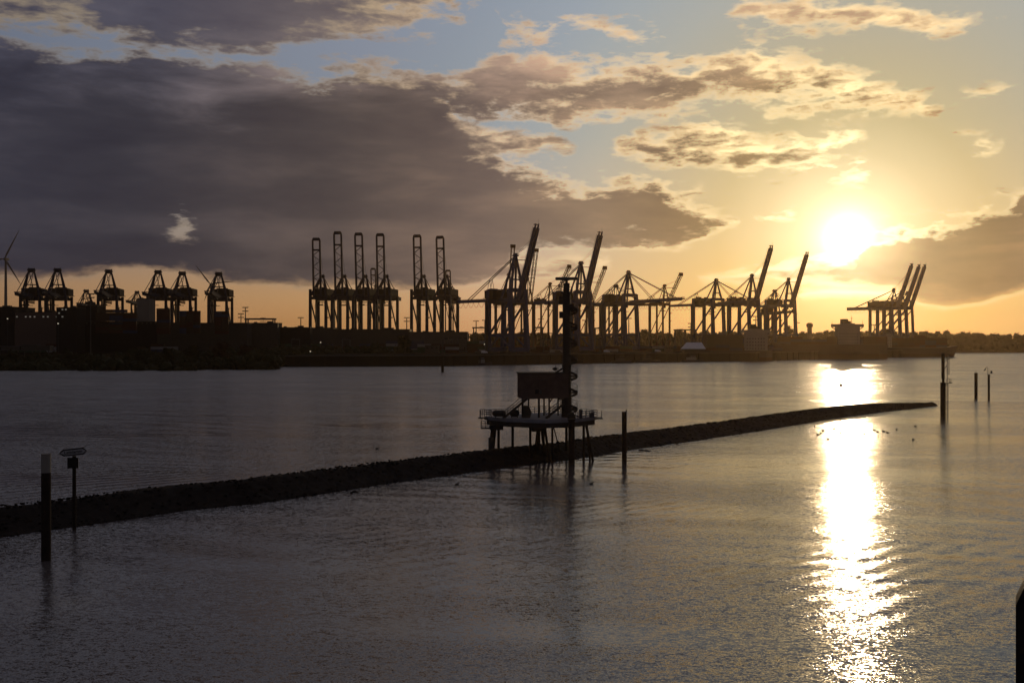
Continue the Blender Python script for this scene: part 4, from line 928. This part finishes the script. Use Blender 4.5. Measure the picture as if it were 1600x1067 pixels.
# chimney
D = 1480; root = empty('chimney', (X(1265,D), D, GZ), label='single brick chimney stack on the skyline under the sun', cat='chimney')
h = Z(506,D)-GZ
MB().tube((0,0,0), (0,0,h*.86), 4.2, 16, 3.3).build('shaft', 'concrete', root); MB().tube((0,0,h*.86), (0,0,h), 4.6, 16, 4.9).tube((0,0,h), (0,0,h+1.5), 3.2, 12).build('crown', 'dark', root)
# light masts
def light_mast(px, D, top, label, heads=1, m='grey', wide=9, group='light masts on the terminal'):
    root = empty('light_mast', (X(px,D), D, GZ), label=label, cat='light mast', group=group); h = Z(top,D)-GZ; k = D/1000
    MB().tube((0,0,0), (0,0,h), .75*k, 8, .4*k).build('pole', m, root)
    b = MB()
    for i in range(heads):
        z = h-i*3.6*k; b.box((0,0,z), (wide*k,1.2,.45))
        for q in range(5): b.box((-wide*k/2+wide*k*(q+.5)/5,-.4,z-.6*k), (wide*k*.1,.7,.8*k))
    b.build('lamp_head', 'dark', root)
light_mast(141.5, 712, 459, 'tall pale lamp mast with double cross head on the left bank', 2, 'concrete', 8, None)
for px, D, top, lab, hd in ((376.5,1010,490,'lamp mast just right of the rightmost end-on crane',2),(383.5,1000,480,'double headed lamp mast over the low gantry frame',2),(470,1080,496,'lamp mast alone before the first upright boom',1),
   (635.5,1080,496,'lamp mast in the gap right of the row of upright booms',2),(744,1150,501,'left one of the two lamp masts beside the big blue crane',1),(757.5,1160,500,'right one of the two lamp masts beside the big blue crane',1),
   (845,1200,498,'lamp mast left of the radar mast',1),(982.5,1150,497,'lamp mast seen between the legs of the broad legged crane',1),(914,1150,500,'lamp mast seen between the legs of the crane behind the radar mast',1),
   (1079.5,1200,505,'lamp mast behind the pair of yard gantries',2),(1111.5,1200,490,'thin tall mast left of the crane with lowered boom over the boat',1),(1181,1250,494,'lamp mast behind the ship deckhouse',2),(1245,1250,504,'lamp mast right of the last raised boom under the sun',1),(1366,1280,507,'lamp mast left of the three raised booms',1)):
    light_mast(px, D, top, lab, hd, 'grey', 6)
# yard gantries: flat portal frames
def yard_gantry(px0, px1, D, top, label):
    w = (px1-px0)/F*D; root = empty('yard_gantry', ((X(px0,D)+X(px1,D))/2, D, GZ), label=label, cat='gantry crane', group='flat topped yard gantries'); h = Z(top,D)-GZ
    for s_ in (-1, 1):
        for y in (-4, 4): MB().beam((s_*w/2,y,.9), (s_*w/2,y,h-.5), 1.1).build('leg', 'grey', root)
        MB().box((s_*w/2,0,.5), (1.4,11,1.0)).build('end_carriage', 'dark', root)
    MB().beam((-w/2-1.5,-4,h), (w/2+1.5,-4,h), 1.2, 1.5).beam((-w/2-1.5,4,h), (w/2+1.5,4,h), 1.2, 1.5).build('bridge_girder', 'grey', root)
    MB().box((w*.1,0,h+.3), (4,7,1.8)).box((w*.1,0,h-2.4), (6,2.4,.5)).beam((w*.1,0,h-.5), (w*.1,0,h-2.4), .2).build('trolley', 'dark', root)
for a, b, D, t, lab in ((386,428,1000,498.5,'flat topped yard gantry right of the end-on cranes'),(740,760,1200,512,'yard gantry just left of the big blue crane'),(833,848,1200,512,'narrow yard gantry left of the radar mast'),
   (1055,1070,1250,515.5,'left one of the two joined yard gantries'),(1070.5,1087,1250,515.5,'right one of the two joined yard gantries'),(930,942,1200,513,'yard gantry behind the broad legged crane')):
    yard_gantry(a, b, D, t, lab)
# wind turbines
def turbine(px, hub, D, tips, label, m='silo'):
    root = empty('wind_turbine', (X(px,D), D, GZ), label=label, cat='wind turbine'); zh = Z(hub,D)-GZ
    MB().tube((0,0,0), (0,0,zh-1.5), 2.9, 14, 1.5).build('tower', m, root)
    MB().box((0,2,zh), (3.6,9,3.8)).build('nacelle', m, root)
    MB().tube((0,-2.5,zh), (0,-4.6,zh), 1.9, 12, .8).build('hub', m, root)
    for tx, ty in tips:
        dx = (tx-px)/F*D; dz = -(ty-hub)/F*D; L = sqrt(dx*dx+dz*dz)
        d = V((dx/L,0,dz/L)); n_ = V((-d.z,0,d.x)); o = V((0,-3.6,zh)); vs = []
        for t, c, th in ((.02,1.2,1.1),(.18,2.9,.8),(.6,1.8,.4),(1,.5,.12)):
            p = o+d*L*t; vs += [p-n_*c*.35-V((0,th/2,0)), p+n_*c*.65-V((0,th/4,0)), p+n_*c*.65+V((0,th/4,0)), p-n_*c*.35+V((0,th/2,0))]
        fs = [(3,2,1,0),(12,13,14,15)]
        for k in range(3): fs += [(k*4+i, k*4+(i+1)%4, k*4+4+(i+1)%4, k*4+4+i) for i in range(4)]
        MB().add(vs, fs).build('blade', m, root)
turbine(9, 405, 1500, [(32,360),(35,446),(-42,405)], 'tall pale wind turbine at the left edge of the picture', 'silo')
turbine(329.5, 444, 1900, [(307,415),(320,470),(365,440)], 'distant dark wind turbine behind the rightmost end-on crane', 'grey')

# ships
def ship(name, D, px0, px1, dk, sup, label, cat='ship', hull='hull', bow=1, stacks=()):
    x0, x1 = X(px0,D), X(px1,D); L = x1-x0; root = empty(name, ((x0+x1)/2, D, 0), label=label, cat=cat); zd = Z(dk,D); B = min(32, L*.15)
    g = MB(); st = 22; prof = []
    for i in range(st+1):
        t = i/st; s = (t if bow > 0 else 1-t)
        bw_ = B/2*(min(1, (s+.02)*9)**.5)*(1 if s < .8 else max(.02, 1-((s-.8)/.2)**1.8))
        zz = zd+(2.5*((s-.8)/.2)**2 if s > .8 else 0)
        x = -L/2+L*t+0; xo = (.03*L*((s-.85)/.15) if s > .85 else 0)*bow
        prof.append([(x+xo,-bw_,zz),(x,-bw_*.96,zd*.35),(x-xo*.5,-bw_*.82,-1.5),(x-xo*.5,bw_*.82,-1.5),(x,bw_*.96,zd*.35),(x+xo,bw_,zz)])
    for p in prof: g.v += p
    for i in range(st):
        for j in range(6): a = i*6+j; b = i*6+(j+1)%6; g.f.append((a, a+6, b+6, b)); g.mi.append(1 if j in (1,2,3) else 0)
    g.f += [tuple(range(6)), tuple(range(st*6, st*6+6))[::-1]]; g.mi += [0,0]
    g.build('hull', [hull, 'hullred'], root)
    s0, s1, top, wing = sup; a, b = X(s0,D)-root.location.x, X(s1,D)-root.location.x; zt = Z(top,D); n = max(3, int((zt-zd)/3))
    m = MB()
    m.box(((a+b)/2, 0, (zd+zt)/2), (b-a, B*.62, zt-zd))
    su = m.build('deckhouse', 'ship', root)
    w_ = MB()
    for q in range(n-1):
        for i in range(int((b-a)/2.6)): w_.box((a+1.6+i*2.6, -B*.31-.03, zd+1.8+q*3.0), (.9,.08,.8))
    w_.build('windows', 'glass', su)
    br = MB().box(((a+b)/2, 0, zt+1.5), (b-a+wing*2, 5, 3.0 if wing else 1.5)).box(((a+b)/2, 0, zt+3.3), ((b-a)*.6, 6, 1.2))
    if wing: br.beam((a-wing,0,zt), (a,0,zt-3.5), .8).beam((b+wing,0,zt), (b,0,zt-3.5), .8)
    br.build('bridge', 'ship', root)
    f = MB().box(((a+b)/2-(b-a)*.12, 2, zt+6), ((b-a)*.28, 6, 4.5)).tube(((a+b)/2+(b-a)*.2,0,zt+3), ((a+b)/2+(b-a)*.2,0,zt+12), .4, 6, .15).box(((a+b)/2+(b-a)*.2,0,zt+9), (4,.4,.3)).box(((a+b)/2+(b-a)*.05,1,zt+5), ((b-a)*.2,4,2.5))
    for q in (a-wing+.5, b+wing-.5): f.tube((q,0,zt+2.5), (q,0,zt+8), .22, 5, .1)
    f.build('funnel_and_mast', 'dark', root)
    return root, zd
ship('cargo_ship', 925, 1085, 1206, 547.5, (1163.5,1198,520.5,3), 'dark feeder ship with a white deckhouse moored below the raised booms', bow=-1)
ship('container_ship', 1020, 1212, 1385, 538, (1307,1341,511,5), 'large dark ship with a broad pale bridge deckhouse left of the three raised booms', bow=-1)
ship('container_ship', 1130, 1345, 1492, 543, (1383,1391,525,0), 'dark container ship stacked high with boxes below the three raised booms', bow=1)
stack(1351, 1128, 5, 4, Z(542.5,1128), 12.2, 'right-hand ship, left end', 'containers on the ship at the right end of the quay', dk_, 1)
stack(1394, 1128, 5, 5, Z(542.5,1128), 12.2, 'right-hand ship, right of deckhouse', 'containers on the ship at the right end of the quay', dk_, 1)
stack(1216, 1018, 9, 3, Z(538,1018), 12.2, 'large ship, left of bridge', 'containers on the large ship', dk_, 1)
stack(1344, 1024, 2, 4, Z(538,1024), 12.2, 'large ship, right of bridge', 'containers on the large ship', dk_, 1)
stack(1098, 927, 6, 2, Z(547.5,927), 12.2, 'deck of the feeder ship', 'containers on the feeder ship', dk_, 1)
def small_boat(px, base, L, label, cabin='ship', hull='hull', roof=None):
    D = DW(base); root = empty('harbour_boat', (X(px,D), D, 0), label=label, cat='boat'); b = MB(); n = 10; B = L*.24
    for i in range(n+1):
        t = i/n; w_ = B/2*min(1,(t+.05)*4)**.5*(1 if t < .6 else max(.03, 1-((t-.6)/.4)**2)); z = 1.7+(1.0*((t-.5)/.5)**2 if t > .5 else 0)
        b.v += [(-L/2+L*t,-w_,z),(-L/2+L*t,-w_*.7,-.6),(-L/2+L*t,w_*.7,-.6),(-L/2+L*t,w_,z)]
    for i in range(n):
        for j in range(4): a = i*4+j; c = i*4+(j+1)%4; b.f.append((a,a+4,c+4,c)); b.mi.append(0)
    b.f += [(0,1,2,3),(n*4+3,n*4+2,n*4+1,n*4)]; b.mi += [0,0]; b.build('hull', hull, root)
    c_ = MB().box((-L*.05,0,2.9), (L*.42,B*.6,2.4)).box((L*.03,0,4.9), (L*.2,B*.5,1.8)); c_.build('wheelhouse', cabin, root)
    MB().box((L*.03,-B*.26,5.0), (L*.18,.05,.8)).build('window', 'glass', root)
    MB().tube((-L*.05,0,5.5), (-L*.05,0,9), .12, 6).build('mast', 'dark', root)
    return root, D
small_boat(752, 570.5, 17, 'small white cabin boat by the quay below the big blue crane')
small_boat(971, 567.5, 17, 'small cabin boat by the quay below the broad legged crane', 'concrete')
small_boat(1082, 565.5, 20, 'dark harbour tug with pale wheelhouse by the quay left of the feeder ship')
small_boat(1012, 566.5, 22, 'low dark barge boat by the quay right of the cabin boat', 'dark')
D = 905; root = empty('terminal_hall', (X(1085,D), D, GZ), label='small hall with a shining pale pitched roof on the quay', cat='hall'); w = 36/F*D
MB().box((0,6,1.6), (w*.9,11,3.2)).build('wall', 'dark', root)
zt = Z(535,D)-GZ
MB().add([(-w/2,0,3.2),(w/2,0,3.2),(w*.36,5,zt),(-w*.30,5,zt),(-w/2,12,3.2),(w/2,12,3.2)], [(0,1,2,3),(3,2,5,4),(0,3,4),(1,5,2),(0,4,5,1)]).build('roof', 'roofw', root)
# straddle carriers: tall wheeled portal trucks working along the quay
def straddle(loc, rz, label, load):
    root = empty('straddle_carrier', loc, rz, label, 'straddle carrier', 'straddle carriers on the quay')
    f = MB()
    for x in (-3.6, 3.6):
        for y in (-2.4, 2.4): f.beam((x,y,1.2), (x,y,11.5), .5)
    for y in (-2.4, 2.4): f.beam((-4.8,y,1.3), (4.8,y,1.3), .8, 1.0).beam((-3.9,y,11.7), (3.9,y,11.7), .7)
    for x in (-3.6, 0, 3.6): f.beam((x,-2.4,11.7), (x,2.4,11.7), .6)
    f.build('frame', 'grey', root)
    for x in (-3.8, -1.4, 1.4, 3.8):
        for y in (-2.4, 2.4): MB().tube((x,y-.25,.7), (x,y+.25,.7), .7, 12).build('wheel', 'dark', root)
    MB().box((3.2,0,12.6), (2.2,2.2,1.6)).build('cab', 'glass', root)
    MB().box((-2.2,0,12.5), (2.6,3.0,1.2)).build('engine_cover', 'dark', root)
    MB().box((0,0,6.6), (6,2.3,.4)).beam((-2,0,6.8), (-2,0,11.5), .1).beam((2,0,6.8), (2,0,11.5), .1).build('spreader', 'dark', root)
    return root
for px, D, rz, lab in [(541,945,.3,'straddle carrier in front of the yard stack below the upright booms'),(700,905,1.2,'straddle carrier between the detached pair of cranes and the small yard stack'),(722,890,.2,'straddle carrier just left of the big blue crane'),
   (853,905,.5,'straddle carrier left of the radar mast foot on the far quay'),(936,960,1.0,'straddle carrier between the raised and the lowered boom cranes'),(1048,1020,.2,'straddle carrier right of the broad legged crane'),
   (1068,1000,1.3,'straddle carrier behind the small hall with the pale roof, left side'),(1133,1120,.4,'straddle carrier on the quay behind the feeder ship'),(462,930,.2,'straddle carrier on open ground left of the upright booms')]:
    straddle((X(px,D), D, GZ), rz, lab, 0)
def van(px, D, rz, label, m='roofw'):
    root = empty('parked_van', (X(px,D), D, GZ), rz, label, 'van', 'vans parked on the quay')
    pr = [(-2.6,.5),(-2.6,2.3),(1.2,2.35),(1.9,1.5),(2.7,1.3),(2.75,.5)]; n = 6
    MB().add([(x,-.95,z) for x, z in pr]+[(x,.95,z) for x, z in pr], [tuple(range(n)), tuple(range(n, 2*n))[::-1]]+[(i,i+n,(i+1)%n+n,(i+1)%n) for i in range(n)]).build('body', m, root)
    for x in (-1.7, 1.8):
        for y in (-.9, .9): MB().tube((x,y-.12,.38), (x,y+.12,.38), .38, 12).build('wheel', 'dark', root)
    MB().box((.9,0,1.85), (.9,1.94,.5)).build('window', 'glass', root)
for px, D, rz, lab, m in [(757,840,.1,'white van by the foot of the big blue crane','roofw'),(747,842,.1,'grey van left of the white van by the big blue crane','concrete'),(872,865,.2,'grey van on the quay left of the radar mast','concrete'),(948,900,.1,'pale van on the quay right of the raised boom behind the mast','roofw'),(1028,930,.1,'pale van on the quay near the lone lattice crane','roofw')]:
    van(px, D, rz, lab, m)
def shed(px0, px1, top, D, m, label): building('quay_shed', px0, px1, top, D, 9, m, label, 'shed', rows=1, wtop=1.8, roofbits=False)
shed(664, 686, 540, 870, 'concrete', 'small grey quay shed below the detached pair of cranes')
shed(705, 716, 538, 900, 'cabin', 'small brown quay shed left of the big blue crane')
shed(888, 905, 541, 905, 'dark', 'small dark quay shed behind the radar mast')
shed(958, 966, 540, 960, 'concrete', 'small grey quay shed beneath the broad legged crane')
shed(1040, 1052, 541, 980, 'cabin', 'small brown quay shed left of the hall with the pale roof')

# ---------------------------------------------------------------- trees
def wood(name, segs, seed, label, leafm='leaf', size=2.2, dens=1.0):
    rnd = random.Random(seed); m = MB()
    for (px0, px1, D, top, base) in segs:
        n = int((px1-px0)/F*D/7*dens)
        for i in range(n):
            for row in range(2):
                px = px0+(px1-px0)*(i+rnd.random())/n; d = D+row*14+rnd.uniform(-5,5); zt = Z(top,D)+rnd.gauss(0,1.6)-(row == 0)*2
                z = base
                r = rnd.uniform(4.2, 6.5); zc = zt-r
                m.blob((X(px,d), d, zc), r*.95, (1,1,.95), .22, rnd)
                m.leaves((X(px,d), d, zc), r*1.12, 46, 1.3, rnd=rnd)
                while zc-r > base:
                    zc -= r*1.2; m.blob((X(px,d)+rnd.uniform(-2,2), d-1, zc), r*1.15, (1,1,1), .25, rnd)
    tag(m.build(name, leafm), label, 'wood', None, 'stuff')
wood('distant_wood', [(700,860,1620,520,6),(860,1050,1620,519.5,6),(1050,1160,1620,518.5,6),(1160,1300,1630,520,6),(1290,1345,1620,517.5,6),(1340,1480,1600,518,6)], 21, 'long dark line of distant woodland behind the cranes')
wood('wooded_shore', [(1440,1530,1545,520.5,5),(1520,1700,1535,521.0,4),(1690,2100,1540,519,4),(1440,1720,1500,533,2),(1440,1720,1484,543,1),(1700,2100,1500,533,2)], 22, 'dark wooded far shore closing the river on the right', dens=1.15)
wood('bank_scrub', [(-60,120,640,563,0),(120,300,640,560,0),(300,425,660,556,0),(-60,440,680,553,2),(200,440,740,547,3),(340,520,820,541,5),(440,640,860,541,6)], 23, 'dark scrub covering the low left river bank', dens=1.3)
def tree(px, D, top, base_z, label, r, m='leaf', seed=0):
    rnd = random.Random(seed); h = Z(top,D)-base_z; root = empty('tree', (X(px,D), D, base_z), label=label, cat='tree', group='single trees on the skyline' if D > 1000 else 'bushes and trees on the left bank')
    t = MB().tube((0,0,-.5), (.3,0,h*.6), r*.10, 8, r*.05)
    for i in range(6): a = i*1.05; t.tube((.2,0,h*(.3+.05*i)), (cos(a)*r*.6, sin(a)*r*.6, h*(.55+.05*i)), r*.045, 5, r*.015)
    t.build('trunk', 'trunk', root)
    c = MB()
    for i in range(16):
        a = rnd.uniform(0,6.28); q = rnd.uniform(0,.62)*r; z = h-r*rnd.uniform(.35,1.35); c.leaves((cos(a)*q, sin(a)*q, z), r*rnd.uniform(.35,.5), 90, r*.09, (1,1,.8), rnd)
        c.blob((cos(a)*q*.8, sin(a)*q*.8, z), r*.27, (1,1,.8), .3, rnd)
    c.build('crown', m, root)
for i, (px, D, top, r, lab) in enumerate([(1008,1560,513.5,8,'rounded tree above the wood line right of the broad legged crane'),(1060,1560,514,9,'pair of round crowns merged above the wood left of the yard gantries'),(1034,1560,516,6,'small round tree behind the lone lattice crane'),
    (1131,1300,515,8,'round dark tree between the legs of the crane over the shed'),(1232,1250,508,9,'tall round tree below the raised boom nearest the sun'),(1254,1380,517,9,'broad low tree left of the brick chimney'),(1282,1500,517,10,'broad low tree right of the brick chimney'),
    (866,1400,516,7,'small tree left of the radar mast'),(900,1400,515,9,'tree on the skyline just right of the radar mast'),(1300,1500,516,9,'tree just left of the pale ship bridge'),(816,1450,517,7,'small tree behind the big blue crane')]):
    tree(px, D, top, GZ, lab, r, seed=40+i)
for i, (px, D, top, r, m, lab) in enumerate([(300,690,537,6,'leaf','dark green tree on the left bank below the twin end-on cranes'),(345,690,531,9,'leafred','largest russet tree on the left bank'),(385,700,536,7.5,'leafred','smaller russet tree right of the largest one on the bank'),(418,715,545,6,'leaf','last bushy tree at the right tip of the left bank'),
    (262,680,541,6,'leaf','low dark bush tree left of the green tree on the bank'),(215,672,546,5,'leaf','low scrub tree in the middle of the left bank'),(575,830,537,6,'leaf','dark tree at the terminal edge below the row of upright booms'),(633,860,523,7,'leaf','tall narrow dark tree beside the yard stack left of the detached pair')]):
    tree(px, D, top, 2.0 if D < 800 else 7, lab, r, m, 80+i)
# scattered lit lamps
for i, (px, py, D, lab) in enumerate([(485,549,800,'tiny lit lamp on the dark terminal below the first upright boom'),(91,505.5,880,'bright lit lamp beside the white stair windows'),(757,538,870,'tiny lit lamp at the foot of the big blue crane'),(501,535,860,'small lit lamp below the row of upright booms'),(12,498,880,'lit lamp on the edge building at the far left')]):
    root = empty('lit_lamp', (X(px,D), D, 2 if D < 810 else GZ), label=lab, cat='lamp', group='lit lamps on the terminal'); h = Z(py,D)-root.location.z
    MB().tube((0,0,-1), (0,0,h), .12, 6).build('pole', 'grey', root); MB().box((0,-.3,h), (.8,.7,.5)).build('lamp_head', 'lamp', root)

# ---------------------------------------------------------------- evening haze
def haze():
    m = bpy.data.materials.new('haze'); m.use_nodes = True; g = NT(m.node_tree)
    v = g.node('ShaderNodeVolumePrincipled'); v.inputs['Color'].default_value = (1.0,.72,.42,1); v.inputs['Density'].default_value = HAZE_D; v.inputs['Anisotropy'].default_value = .80
    o = g.node('ShaderNodeOutputMaterial'); g.l.new(v.outputs[0], o.inputs[1])
    b = MB().box((0, 4250, 82), (8400, 9700, 172)); tag(b.build('haze', m), kind='stuff')
HAZE_D = 0.000045
haze()

print('CONTAINERS', NC[0])
